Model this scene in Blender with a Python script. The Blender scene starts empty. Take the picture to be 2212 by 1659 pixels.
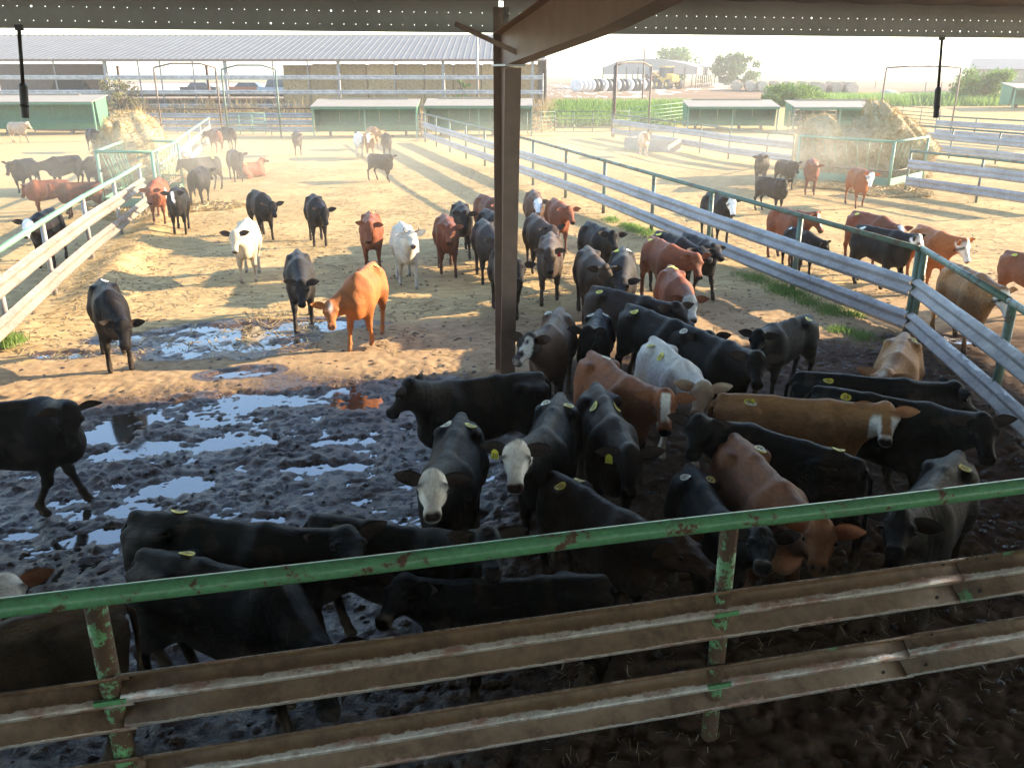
import bpy, math, random
import numpy as np
from mathutils import Vector, Matrix

R = math.radians
random.seed(11)
rng = np.random.default_rng(11)
scene = bpy.context.scene
COL = scene.collection

# ------------------------------------------------------------------ camera
CAMH = 4.2
PITCH = R(20.15)
FPX, CX, CY = 1850.0, 1106.0, 829.5          # focal length in units of a 2212 px wide frame
cam_data = bpy.data.cameras.new('camera')
cam_data.sensor_width = 36.0
cam_data.lens = 36.0 * FPX / 2212.0
cam_data.clip_start = 0.05
cam_data.clip_end = 20000
cam = bpy.data.objects.new('camera', cam_data)
cam.location = (0, 0, CAMH)
cam.rotation_euler = (math.pi / 2 - PITCH, 0, 0)
COL.objects.link(cam)
scene.camera = cam

# ------------------------------------------------------------------ daylight
SUN_AZ = R(73.8)       # clockwise from straight ahead: low sun on the right
SUN_EL = R(19.0)
world = bpy.data.worlds.new('World')
scene.world = world
world.use_nodes = True
wn = world.node_tree.nodes
wn.clear()
w_out = wn.new('ShaderNodeOutputWorld')
w_bg = wn.new('ShaderNodeBackground')
w_sky = wn.new('ShaderNodeTexSky')
w_sky.sky_type = 'NISHITA'
w_sky.sun_disc = False
w_sky.sun_elevation = SUN_EL
w_sky.sun_rotation = SUN_AZ
w_sky.air_density = 1.0
w_sky.dust_density = 0.25
w_sky.ozone_density = 1.8
w_bg.inputs['Strength'].default_value = 0.15
world.node_tree.links.new(w_sky.outputs[0], w_bg.inputs[0])
world.node_tree.links.new(w_bg.outputs[0], w_out.inputs[0])

sun_data = bpy.data.lights.new('sun', 'SUN')
sun_data.energy = 4.3
sun_data.angle = R(0.53)
sun_data.color = (1.0, 0.80, 0.55)
sun = bpy.data.objects.new('sun', sun_data)
sdir = Vector((math.sin(SUN_AZ) * math.cos(SUN_EL), math.cos(SUN_AZ) * math.cos(SUN_EL), math.sin(SUN_EL)))
sun.rotation_euler = (-sdir).to_track_quat('-Z', 'Y').to_euler()
sun.location = (60, 20, 40)
COL.objects.link(sun)

scene.view_settings.view_transform = 'Standard'
scene.view_settings.look = 'None'
scene.view_settings.exposure = 2.22
scene.view_settings.gamma = 1.0
scene.view_settings.use_curve_mapping = False
scene.render.engine = 'CYCLES'
scene.cycles.max_bounces = 8
scene.cycles.volume_bounces = 1
scene.cycles.use_denoising = True

# ------------------------------------------------------------------ helpers
def ray(u, v):
    a = (u - CX) / FPX
    b = (CY - v) / FPX
    return np.array((a, math.cos(PITCH) + b * math.sin(PITCH), -math.sin(PITCH) + b * math.cos(PITCH)))

def on(u, v, z=0.0):
    """point of the place at height z that the photograph shows at (u, v)"""
    r = ray(u, v)
    t = (z - CAMH) / r[2]
    return (r[0] * t, r[1] * t)

def far(u, v, y):
    r = ray(u, v)
    t = y / r[1]
    return (r[0] * t, y, CAMH + r[2] * t)

def sstep(a, b, x):
    t = np.clip((x - a) / (b - a), 0, 1)
    return t * t * (3 - 2 * t)

def gz(x, y):
    """height of the terrain: flat pens, then a low bank up to the yard behind them"""
    return 1.2 * float(sstep(64, 75, y))

def tag(o, label=None, cat=None, group=None, kind=None):
    if label: o['label'] = label
    if cat: o['category'] = cat
    if group: o['group'] = group
    if kind: o['kind'] = kind
    return o

def thing(name, label, cat, loc=(0, 0, 0), rotz=0.0, group=None, scale=1.0):
    o = bpy.data.objects.new(name, None)
    o.empty_display_size = 0.3
    o.location = loc
    o.rotation_euler = (0, 0, rotz)
    o.scale = (scale,) * 3
    COL.objects.link(o)
    return tag(o, label, cat, group)

def link(name, me, parent=None, loc=None, rot=None):
    o = bpy.data.objects.new(name, me)
    COL.objects.link(o)
    if parent: o.parent = parent
    if loc is not None: o.location = loc
    if rot is not None: o.rotation_euler = rot
    return o

def copy_tree(o, parent=None):
    c = o.copy()
    COL.objects.link(c)
    c.parent = parent
    for ch in [k for k in bpy.data.objects if k.parent == o]:
        copy_tree(ch, c)
    return c

NTH = ('', 'first', 'second', 'third', 'fourth', 'fifth', 'sixth', 'seventh', 'eighth', 'ninth', 'tenth', 'eleventh', 'twelfth', 'thirteenth', 'fourteenth', 'fifteenth', 'sixteenth', 'seventeenth')

class MB:
    """collects shapes; build() links them as ONE mesh object"""
    def __init__(s):
        s.v = []; s.f = []; s.att = []
    def add(s, verts, faces, att=0.0):
        n = len(s.v)
        s.v += [tuple(map(float, p)) for p in verts]
        s.f += [tuple(i + n for i in f) for f in faces]
        s.att += list(att) if hasattr(att, '__len__') else [att] * len(verts)
        return s
    def box(s, c, size, rz=0.0, M=None):
        hx, hy, hz = size[0] / 2, size[1] / 2, size[2] / 2
        vs = [Vector((x * hx, y * hy, z * hz)) for x in (-1, 1) for y in (-1, 1) for z in (-1, 1)]
        if M is None: M = Matrix.Rotation(rz, 3, 'Z')
        vs = [M @ p + Vector(c) for p in vs]
        return s.add(vs, [(0, 1, 3, 2), (4, 6, 7, 5), (0, 4, 5, 1), (2, 3, 7, 6), (0, 2, 6, 4), (1, 5, 7, 3)])
    def beam(s, a, b, w, h, up=(0, 0, 1)):
        """rectangular bar from a to b, w sideways, h along up"""
        a = Vector(a); b = Vector(b); d = (b - a); L = d.length; d.normalize()
        upv = Vector(up)
        if abs(d.dot(upv)) > 0.98: upv = Vector((0, 1, 0))
        sd = d.cross(upv).normalized(); u = sd.cross(d).normalized()
        M = Matrix((d, sd, u)).transposed()
        return s.box((a + b) / 2, (L, w, h), M=M)
    def tube(s, pts, r, n=10, cap=True):
        P = [Vector(p) for p in pts]
        rr = list(r) if hasattr(r, '__len__') else [r] * len(P)
        vs = []; fs = []
        d0 = (P[1] - P[0]).normalized()
        ref = Vector((0, 0, 1)) if abs(d0.z) < 0.9 else Vector((0, 1, 0))
        x = d0.cross(ref).normalized()
        for i, p in enumerate(P):
            if i == 0: d = P[1] - P[0]
            elif i == len(P) - 1: d = P[-1] - P[-2]
            else: d = (P[i + 1] - P[i]).normalized() + (P[i] - P[i - 1]).normalized()
            d.normalize()
            x = (x - d * x.dot(d)).normalized(); y = d.cross(x)
            for k in range(n):
                a = 2 * math.pi * k / n
                vs.append(p + (x * math.cos(a) + y * math.sin(a)) * rr[i])
        for i in range(len(P) - 1):
            for k in range(n):
                k2 = (k + 1) % n
                fs.append((i * n + k, i * n + k2, (i + 1) * n + k2, (i + 1) * n + k))
        if cap:
            fs.append(tuple(range(n - 1, -1, -1)))
            fs.append(tuple((len(P) - 1) * n + k for k in range(n)))
        return s.add(vs, fs)
    def strip(s, prof, a, b, side, attv=None, jitter=0.0):
        """extrude an open profile [(out, z)] from a to b; side = horizontal direction of 'out'"""
        a = Vector(a); b = Vector(b); sd = Vector(side)
        L = (b - a).length
        n = max(1, int(L / 0.5)) if jitter else 1
        vs = []; fs = []; at = []
        for i in range(n + 1):
            t = i / n
            p = a.lerp(b, t)
            jz = random.uniform(-jitter, jitter) if 0 < i < n else 0
            for j, (o, z) in enumerate(prof):
                vs.append(p + sd * (o + jz * 0.5) + Vector((0, 0, z + jz * (1 if j in (0, len(prof) - 1) else .4))))
                at.append(attv[j] if attv else 0)
        m = len(prof)
        for i in range(n):
            for j in range(m - 1):
                fs.append((i * m + j, (i + 1) * m + j, (i + 1) * m + j + 1, i * m + j + 1))
        return s.add(vs, fs, at)
    def build(s, name, mat, parent=None, smooth=False, local=True, attname=None):
        me = bpy.data.meshes.new(name)
        off = Vector((0, 0, 0))
        if parent is not None and local == 'world':
            inv = parent.matrix_basis.inverted()
            vs = [tuple(inv @ Vector(p)) for p in s.v]
        else:
            vs = s.v
        me.from_pydata(vs, [], s.f)
        if attname:
            a = me.attributes.new(attname, 'FLOAT', 'POINT')
            a.data.foreach_set('value', np.array(s.att, np.float32))
        me.materials.append(mat)
        if smooth: me.polygons.foreach_set('use_smooth', np.ones(len(s.f), bool))
        me.update()
        return link(name, me, parent)

def np_mesh(name, V, Fq, mat, smooth=True):
    """V (n,3), Fq (m,k) uniform polygons"""
    me = bpy.data.meshes.new(name)
    V = np.ascontiguousarray(V, np.float32); Fq = np.ascontiguousarray(Fq, np.int32)
    m, k = Fq.shape
    me.vertices.add(len(V)); me.vertices.foreach_set('co', V.ravel())
    me.loops.add(m * k); me.loops.foreach_set('vertex_index', Fq.ravel())
    me.polygons.add(m)
    me.polygons.foreach_set('loop_start', np.arange(0, m * k, k, dtype=np.int32))
    if smooth: me.polygons.foreach_set('use_smooth', np.ones(m, bool))
    me.materials.append(mat)
    me.update(calc_edges=True)
    return me

def vnoise(x, y, seed=0):
    xi = np.floor(x).astype(np.int64); yi = np.floor(y).astype(np.int64)
    fx = x - xi; fy = y - yi
    fx = fx * fx * (3 - 2 * fx); fy = fy * fy * (3 - 2 * fy)
    def h(a, b):
        n = (a * 374761393 + b * 668265263 + seed * 974634777) & 0xffffffff
        n = ((n ^ (n >> 13)) * 1274126177) & 0xffffffff
        return ((n ^ (n >> 16)) & 0xffff) / 65535.0
    return (h(xi, yi) * (1 - fx) + h(xi + 1, yi) * fx) * (1 - fy) + (h(xi, yi + 1) * (1 - fx) + h(xi + 1, yi + 1) * fx) * fy

def fbm(x, y, seed=0, oct=4, gain=0.5):
    s = 0; a = 1; t = 0
    for i in range(oct):
        s = s + a * vnoise(x * 2 ** i + 17.3 * i, y * 2 ** i - 9.1 * i, seed + i); t += a; a *= gain
    return s / t

# ------------------------------------------------------------------ materials
MATS = {}
def new_mat(name):
    m = bpy.data.materials.new(name)
    m.use_nodes = True
    nt = m.node_tree
    b = nt.nodes['Principled BSDF']
    MATS[name] = m
    return m, nt, b

def N(nt, t, **kw):
    n = nt.nodes.new(t)
    for k, v in kw.items():
        if k in n.inputs: n.inputs[k].default_value = v
        else: setattr(n, k, v)
    return n

def noise(nt, scale, detail=4, rough=0.55, coord='Object', vec_scale=None):
    tc = N(nt, 'ShaderNodeTexCoord')
    src = tc.outputs[coord]
    if vec_scale:
        mp = N(nt, 'ShaderNodeMapping'); mp.inputs['Scale'].default_value = vec_scale
        nt.links.new(src, mp.inputs[0]); src = mp.outputs[0]
    n = N(nt, 'ShaderNodeTexNoise', Scale=scale, Detail=detail, Roughness=rough)
    nt.links.new(src, n.inputs['Vector'])
    return n.outputs[0]

def ramp(nt, src, stops):
    r = N(nt, 'ShaderNodeValToRGB')
    e = r.color_ramp.elements
    while len(e) < len(stops): e.new(0.5)
    for el, (p, c) in zip(e, stops):
        el.position = p
        el.color = (c, c, c, 1) if not hasattr(c, '__len__') else (*c, 1)
    nt.links.new(src, r.inputs[0])
    return r.outputs[0]

def mix(nt, fac, a, b):
    m = N(nt, 'ShaderNodeMix', data_type='RGBA')
    for i, x in ((0, fac), (6, a), (7, b)):
        if hasattr(x, 'links'): nt.links.new(x, m.inputs[i])
        elif i == 0: m.inputs[0].default_value = x
        else: m.inputs[i].default_value = (*x, 1)
    return m.outputs[2]

def mathn(nt, op, a, b=0.0):
    m = N(nt, 'ShaderNodeMath', operation=op)
    for i, x in ((0, a), (1, b)):
        if hasattr(x, 'links'): nt.links.new(x, m.inputs[i])
        else: m.inputs[i].default_value = x
    return m.outputs[0]

def bump(nt, b, src, strength=0.3, dist=0.01):
    n = N(nt, 'ShaderNodeBump', Strength=strength, Distance=dist)
    nt.links.new(src, n.inputs['Height'])
    nt.links.new(n.outputs[0], b.inputs['Normal'])

def simple(name, c1, c2=None, rough=0.6, metal=0.0, scale=6, bmp=0.0, spec=0.5, dist=0.01):
    m, nt, b = new_mat(name)
    c2 = c2 or tuple(x * 0.6 for x in c1)
    n = noise(nt, scale, 5, 0.6)
    nt.links.new(mix(nt, ramp(nt, n, [(0.3, 0.0), (0.7, 1.0)]), c1, c2), b.inputs['Base Color'])
    b.inputs['Roughness'].default_value = rough
    b.inputs['Metallic'].default_value = metal
    b.inputs['Specular IOR Level'].default_value = spec
    if bmp: bump(nt, b, noise(nt, scale * 6, 4), bmp, dist)
    return m

def worn_paint(name, paint, rust, amount, rough=0.45, scale=5.0, extra=None):
    """painted steel with rust showing through in ragged patches"""
    m, nt, b = new_mat(name)
    n1 = noise(nt, scale, 6, 0.7)
    n2 = noise(nt, scale * 5, 5, 0.7)
    s = mathn(nt, 'ADD', mathn(nt, 'MULTIPLY', n1, 0.7), mathn(nt, 'MULTIPLY', n2, 0.3))
    k = ramp(nt, s, [(amount - 0.025, 0.0), (amount + 0.025, 1.0)])
    shade = ramp(nt, n2, [(0.25, 0.7), (0.75, 1.15)])
    pc = mix(nt, ramp(nt, noise(nt, 1.7, 3), [(0.35, 0.0), (0.7, 1.0)]), paint, tuple(x * 0.72 + 0.02 for x in paint))
    c = mix(nt, k, rust, pc)
    mm = N(nt, 'ShaderNodeMix', data_type='RGBA', blend_type='MULTIPLY'); mm.inputs[0].default_value = 1
    nt.links.new(c, mm.inputs[6]); nt.links.new(shade, mm.inputs[7])
    nt.links.new(mm.outputs[2], b.inputs['Base Color'])
    nt.links.new(ramp(nt, k, [(0.0, 0.85), (1.0, rough)]), b.inputs['Roughness'])
    bump(nt, b, s, 0.35, 0.004)
    return m

M_green = worn_paint('green_paint', (0.14, 0.40, 0.18), (0.12, 0.06, 0.035), 0.43, 0.22, 5.5)
M_green_worn = worn_paint('worn_green_paint', (0.14, 0.40, 0.17), (0.10, 0.058, 0.035), 0.535, 0.45, 7.0)
M_green_pale = worn_paint('faded_green_paint', (0.16, 0.33, 0.21), (0.17, 0.13, 0.08), 0.40, 0.55, 3.0)
M_green_dull = worn_paint('dull_green_pipe', (0.10, 0.17, 0.12), (0.12, 0.09, 0.06), 0.46, 0.5, 4.0)
M_shelter = worn_paint('shelter_green', (0.08, 0.235, 0.125), (0.15, 0.16, 0.1), 0.32, 0.55, 2.0)
M_steel_dark = simple('dark_steel', (0.25, 0.16, 0.115), (0.17, 0.11, 0.08), 0.55, 0.0, 3, 0.15)
M_roof_under = simple('roof_underside', (0.44, 0.42, 0.39), (0.34, 0.325, 0.30), 0.6, 0.0, 1.2)
M_roofing = simple('roof_sheet', (0.175, 0.175, 0.17), (0.145, 0.145, 0.14), 0.7, 0.0, 0.6, spec=0.2)
M_rod = simple('black_rod', (0.03, 0.026, 0.024), None, 0.5)
M_pale_roof = simple('cream_roof', (0.34, 0.285, 0.205), (0.28, 0.235, 0.165), 0.6, 0, 2.0, 0.1)
M_galv = simple('galvanised_steel', (0.40, 0.40, 0.40), (0.27, 0.27, 0.275), 0.42, 0.55, 5, 0.15)
M_galv_post = simple('grey_post', (0.33, 0.31, 0.29), (0.22, 0.2, 0.18), 0.55, 0.3, 5)
M_pipe = simple('rusted_pipe', (0.17, 0.125, 0.085), (0.10, 0.065, 0.045), 0.65, 0.1, 5, 0.2)
M_concrete = simple('concrete', (0.36, 0.33, 0.29), (0.26, 0.24, 0.2), 0.85, 0, 4, 0.3)
M_white = simple('white_paint', (0.74, 0.74, 0.72), (0.62, 0.62, 0.6), 0.5, 0, 2)
M_yellow = simple('yellow_paint', (0.62, 0.36, 0.04), (0.5, 0.28, 0.03), 0.45)
M_orange = simple('orange_paint', (0.45, 0.13, 0.03), None, 0.5)
M_tyre = simple('black_rubber', (0.025, 0.024, 0.023), (0.05, 0.045, 0.04), 0.8)
M_glass = simple('cab_glass', (0.06, 0.075, 0.08), None, 0.1)
M_wood = simple('weathered_wood', (0.16, 0.12, 0.08), (0.10, 0.075, 0.05), 0.8, 0, 6, 0.3)
M_bark = simple('bark', (0.10, 0.07, 0.05), (0.06, 0.045, 0.03), 0.9, 0, 8, 0.5)
M_dark_hole = simple('bolt_hole_dark', (0.012, 0.01, 0.01), None, 0.9)
M_gravel = simple('gravel', (0.42, 0.38, 0.34), (0.32, 0.29, 0.26), 0.9, 0, 3, 0.6, 0.5, 0.1)
M_eye = simple('eye_black', (0.008, 0.006, 0.006), None, 0.08)
M_horn = simple('horn', (0.30, 0.25, 0.19), (0.12, 0.1, 0.08), 0.5, 0, 12)
M_tag_y = simple('yellow_tag', (0.85, 0.76, 0.07), (0.68, 0.60, 0.07), 0.5, 0, 25)
M_tag_w = simple('white_tag', (0.8, 0.8, 0.66), (0.66, 0.66, 0.55), 0.5, 0, 25)
M_tag_ink = simple('tag_ink', (0.02, 0.02, 0.02), None, 0.6)
M_tag_print = simple('tag_print', (0.22, 0.19, 0.04), None, 0.6)
M_tag_r = simple('red_tag', (0.5, 0.03, 0.04), None, 0.5)
M_tag_t = simple('pale_teal_tag', (0.28, 0.45, 0.42), None, 0.5)

def beam_mat(name, face, edge, green, gam=0.62, rough=0.5, metal=0.2, mott=0.85):
    """W-beam: the 'wear' attribute is 1 on ridges and lips, where cattle rub the dirt off"""
    m, nt, b = new_mat(name)
    at = N(nt, 'ShaderNodeAttribute', attribute_name='wear')
    n1 = noise(nt, 3.2, 6, 0.7); n2 = noise(nt, 16, 5, 0.7); n3 = noise(nt, 1.1, 4, 0.6)
    n6 = noise(nt, 9, 5, 0.75, vec_scale=(.25, .25, 1.0))
    w = mathn(nt, 'ADD', at.outputs['Fac'], mathn(nt, 'MULTIPLY', mathn(nt, 'SUBTRACT', n6, 0.5), 1.0))
    w = mathn(nt, 'ADD', w, mathn(nt, 'MULTIPLY', mathn(nt, 'SUBTRACT', n2, 0.5), 0.5))
    k = ramp(nt, w, [(0.55, 0.0), (0.63, 1.0)])
    fc = mix(nt, ramp(nt, n3, [(0.35, 0.0), (0.65, 1.0)]), face, tuple(x * 0.55 for x in face))
    fc = mix(nt, ramp(nt, n1, [(0.46, 0.0), (0.60, mott)]), fc, (face[0] * .36, face[1] * .35, face[2] * .4))
    fc = mix(nt, ramp(nt, n2, [(0.4, 0.0), (0.75, 0.5)]), fc, tuple(min(1, x * 1.5) for x in face))
    ec = mix(nt, ramp(nt, n2, [(0.42, 0.0), (0.6, 1.0)]), edge, tuple(x * 0.72 for x in edge))
    if green: ec = mix(nt, ramp(nt, n6, [(0.5, 0.0), (0.60, 0.75)]), ec, (0.24, 0.10, 0.065))
    c = mix(nt, k, fc, ec)
    if green:
        g = ramp(nt, mathn(nt, 'ADD', mathn(nt, 'MULTIPLY', n3, 0.55), mathn(nt, 'MULTIPLY', n1, 0.45)), [(gam, 0.0), (gam + 0.03, 0.8)])
        c = mix(nt, g, c, green)
    nt.links.new(c, b.inputs['Base Color'])
    nt.links.new(mathn(nt, 'MULTIPLY', ramp(nt, k, [(0, 0.75), (1, rough)]), ramp(nt, n1, [(0.4, .6), (.65, 1.0)])), b.inputs['Roughness'])
    nt.links.new(mathn(nt, 'MULTIPLY', k, metal), b.inputs['Metallic'])
    bump(nt, b, mathn(nt, 'ADD', n2, n1), 0.3, 0.006)
    return m

M_beam_near = beam_mat('dirty_guardrail', (0.17, 0.102, 0.054), (0.52, 0.49, 0.45), (0.09, 0.28, 0.12), 0.645, 0.4, 0.25)
M_beam_galv = beam_mat('grey_guardrail', (0.34, 0.335, 0.33), (0.385, 0.385, 0.385), None, 0.6, 0.42, 0.4, 0.22)
M_beam_left = beam_mat('whitish_guardrail', (0.215, 0.18, 0.14), (0.30, 0.27, 0.235), (0.15, 0.23, 0.14), 0.60, 0.5, 0.2, 0.3)

def hay_mat(name, c1, c2, dark):
    m, nt, b = new_mat(name)
    n = noise(nt, 5, 6, 0.75); n2 = noise(nt, 40, 5, 0.8); n3 = noise(nt, 1.3, 3)
    c = mix(nt, ramp(nt, n2, [(0.35, 0.0), (0.65, 1.0)]), c1, c2)
    c = mix(nt, ramp(nt, n, [(0.30, 1.0), (0.52, 0.0)]), c, dark)
    oi = N(nt, 'ShaderNodeObjectInfo')
    c = mix(nt, mathn(nt, 'MULTIPLY', oi.outputs['Random'], 0.45), c, dark)
    nt.links.new(c, b.inputs['Base Color'])
    b.inputs['Roughness'].default_value = 0.9
    b.inputs['Specular IOR Level'].default_value = 0.15
    bump(nt, b, mathn(nt, 'ADD', n, mathn(nt, 'MULTIPLY', n2, 0.5)), 0.9, 0.08)
    return m
M_hay = hay_mat('hay', (0.50, 0.39, 0.22), (0.62, 0.50, 0.30), (0.31, 0.22, 0.115))
M_bale = hay_mat('bale_straw', (0.50, 0.34, 0.17), (0.62, 0.45, 0.23), (0.27, 0.17, 0.08))
M_straw = simple('straw', (0.50, 0.37, 0.17), (0.36, 0.24, 0.10), 0.7, 0, 3, 0, 0.3)
M_straw_pale = simple('pale_straw', (0.38, 0.32, 0.2), (0.22, 0.16, 0.09), 0.7, 0, 2, 0, 0.3)
M_wrap_w = simple('white_wrap', (0.66, 0.64, 0.62), (0.5, 0.46, 0.42), 0.5, 0, 1.5)
M_wrap_k = simple('black_wrap', (0.03, 0.03, 0.032), (0.06, 0.06, 0.06), 0.5, 0, 1.5)

def leaf_mat(name, c1, c2):
    m, nt, b = new_mat(name)
    oi = N(nt, 'ShaderNodeTexNoise', Scale=1.4, Detail=4.0)
    tc = N(nt, 'ShaderNodeTexCoord'); nt.links.new(tc.outputs['Object'], oi.inputs['Vector'])
    nt.links.new(mix(nt, ramp(nt, oi.outputs[0], [(0.35, 0.0), (0.65, 1.0)]), c1, c2), b.inputs['Base Color'])
    b.inputs['Roughness'].default_value = 0.6
    b.inputs['Specular IOR Level'].default_value = 0.25
    tr = N(nt, 'ShaderNodeBsdfTranslucent'); tr.inputs[0].default_value = (*[x * 1.3 for x in c1], 1)
    ms = N(nt, 'ShaderNodeMixShader'); ms.inputs[0].default_value = 0.35
    nt.links.new(b.outputs[0], ms.inputs[1]); nt.links.new(tr.outputs[0], ms.inputs[2])
    nt.links.new(ms.outputs[0], nt.nodes['Material Output'].inputs[0])
    return m
M_leaf = leaf_mat('tree_leaf', (0.06, 0.13, 0.03), (0.09, 0.17, 0.045))
M_leaf_l = leaf_mat('light_leaf', (0.11, 0.19, 0.035), (0.16, 0.23, 0.055))
M_weed = leaf_mat('weed_green', (0.15, 0.25, 0.06), (0.20, 0.29, 0.08))
M_drygrass = leaf_mat('dry_grass', (0.32, 0.24, 0.12), (0.40, 0.31, 0.17))
M_scrub = leaf_mat('scrub_leaf', (0.15, 0.145, 0.06), (0.2, 0.18, 0.08))

# ------------------------------------------------------------------ smooth solids (distance field + surface nets)
class Field:
    def __init__(s, lo, hi, h):
        s.h = h
        s.ax = [np.arange(lo[i], hi[i] + h, h).astype(np.float32) for i in range(3)]
        s.lo = np.array([a[0] for a in s.ax])
        s.D = np.full([len(a) for a in s.ax], 9.0, np.float32)
    def sub(s, lo, hi):
        sl = []
        for i in range(3):
            a = int(np.clip(math.floor((lo[i] - s.lo[i]) / s.h), 0, len(s.ax[i])))
            b = int(np.clip(math.ceil((hi[i] - s.lo[i]) / s.h) + 1, 0, len(s.ax[i])))
            sl.append(slice(a, b))
        return tuple(sl), s.ax[0][sl[0]][:, None, None], s.ax[1][sl[1]][None, :, None], s.ax[2][sl[2]][None, None, :]
    def smin(s, sl, d, k):
        A = s.D[sl]
        if A.size == 0: return
        h = np.clip(0.5 + 0.5 * (A - d) / k, 0, 1)
        s.D[sl] = A * (1 - h) + d * h - k * h * (1 - h)
    def cone(s, a, b, ra, rb, k=0.04):
        a = np.array(a, np.float32); b = np.array(b, np.float32)
        m = max(ra, rb) + k + 2 * s.h
        sl, X, Y, Z = s.sub(np.minimum(a, b) - m, np.maximum(a, b) + m)
        d = b - a; L2 = float(d @ d) + 1e-9
        t = np.clip(((X - a[0]) * d[0] + (Y - a[1]) * d[1] + (Z - a[2]) * d[2]) / L2, 0, 1)
        dist = np.sqrt((X - a[0] - d[0] * t) ** 2 + (Y - a[1] - d[1] * t) ** 2 + (Z - a[2] - d[2] * t) ** 2) - (ra + (rb - ra) * t)
        s.smin(sl, dist, k)
    def ell(s, c, r, k=0.05, tilt=0.0):
        c = np.array(c, np.float32); r = np.array(r, np.float32)
        m = (r if not tilt else np.full(3, r.max())) + k + 2 * s.h
        sl, X, Y, Z = s.sub(c - m, c + m)
        X = X - c[0]; Y = Y - c[1]; Z = Z - c[2]
        if tilt:
            ct, st = math.cos(tilt), math.sin(tilt)
            X, Z = X * ct + Z * st, -X * st + Z * ct
        k0 = np.sqrt((X / r[0]) ** 2 + (Y / r[1]) ** 2 + (Z / r[2]) ** 2)
        k1 = np.sqrt((X / r[0] ** 2) ** 2 + (Y / r[1] ** 2) ** 2 + (Z / r[2] ** 2) ** 2) + 1e-6
        s.smin(sl, k0 * (k0 - 1) / k1, k)
    def mesh(s):
        D = s.D; S = D < 0
        nx, ny, nz = D.shape
        cnt = np.zeros((nx - 1, ny - 1, nz - 1), np.int8)
        cs = [(i, j, k) for i in (0, 1) for j in (0, 1) for k in (0, 1)]
        def corner(A, c): return A[c[0]:nx - 1 + c[0], c[1]:ny - 1 + c[1], c[2]:nz - 1 + c[2]]
        for c in cs: cnt += corner(S, c)
        I = np.argwhere((cnt > 0) & (cnt < 8))
        idx = np.full(cnt.shape, -1, np.int32)
        idx[I[:, 0], I[:, 1], I[:, 2]] = np.arange(len(I))
        P = np.zeros((len(I), 3)); W = np.zeros(len(I))
        for ci in range(8):
            for cj in range(ci + 1, 8):
                a, b = np.array(cs[ci]), np.array(cs[cj])
                if np.abs(a - b).sum() != 1: continue
                ja, jb = I + a, I + b
                da = D[ja[:, 0], ja[:, 1], ja[:, 2]]; db = D[jb[:, 0], jb[:, 1], jb[:, 2]]
                x = (da < 0) != (db < 0)
                t = np.where(x, da / np.where(x, da - db, 1), 0)
                p = a + (b - a) * t[:, None]
                P[x] += p[x]; W[x] += 1
        V = (I + P / np.maximum(W, 1)[:, None]) * s.h + s.lo
        F = []
        for ax in range(3):
            o = [1 if i == ax else 0 for i in range(3)]
            A = S[:nx - o[0], :ny - o[1], :nz - o[2]]; B = S[o[0]:, o[1]:, o[2]:]
            u, v = (ax + 1) % 3, (ax + 2) % 3
            for val in (0, 1):
                E = np.argwhere((A if val else ~A) & (~B if val else B))
                E = E[(E[:, u] > 0) & (E[:, v] > 0)]
                E = E[(E[:, u] < cnt.shape[u]) & (E[:, v] < cnt.shape[v])]
                q = []
                for du, dv in ((-1, -1), (0, -1), (0, 0), (-1, 0)):
                    c = E.copy(); c[:, u] += du; c[:, v] += dv
                    q.append(idx[c[:, 0], c[:, 1], c[:, 2]])
                q = np.stack(q if val else q[::-1], 1)
                F.append(q)
        F = np.concatenate(F)
        F = F[(F >= 0).all(1)]
        return V, F

# ------------------------------------------------------------------ ground: one sheet, fine where the pen is near
PUD = [  # puddle zones (x, y, rx, ry, angle)
    (on(480, 735) + (1.75, 1.05, 0.25)), (on(640, 708) + (1.5, 0.5, 0.1)), (on(300, 735) + (0.8, 0.4, 0.2)), (on(520, 810) + (0.6, 0.3, 0.3)),
    (on(620, 862) + (2.1, 0.42, 0.22)), (on(330, 905) + (1.6, 0.45, 0.1)), (on(280, 975) + (0.9, 0.33, 0.2)),
    (on(380, 1050) + (0.75, 0.33, 0.4)), (on(330, 1100) + (0.55, 0.25, 0.2)), (on(235, 1160) + (0.35, 0.2, 0.3)), (on(110, 960) + (1.0, 0.5, 0.1)),
    (on(520, 960) + (0.8, 0.28, 0.2)), (on(940, 830) + (0.5, 0.22, 0.0)), (on(140, 770) + (0.6, 0.3, 0.0)), (on(760, 870) + (0.6, 0.3, 0.0)),
    (on(690, 1010) + (0.7, 0.16, 0.1)), (on(2080, 740) + (0.4, 0.2, 0.0)), (on(760, 955) + (0.5, 0.14, 0.1)),
]
def pud_field(x, y):
    f = np.full_like(x, -9.0)
    for (px, py, rx, ry, a) in PUD:
        dx = x - px; dy = y - py
        u = (dx * math.cos(a) + dy * math.sin(a)) / rx; v = (-dx * math.sin(a) + dy * math.cos(a)) / ry
        f = np.maximum(f, 1 - (u * u + v * v))
    return f
def shade_line(x): return 11.9 + 0.29 * x          # where the roof's shade begins
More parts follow.
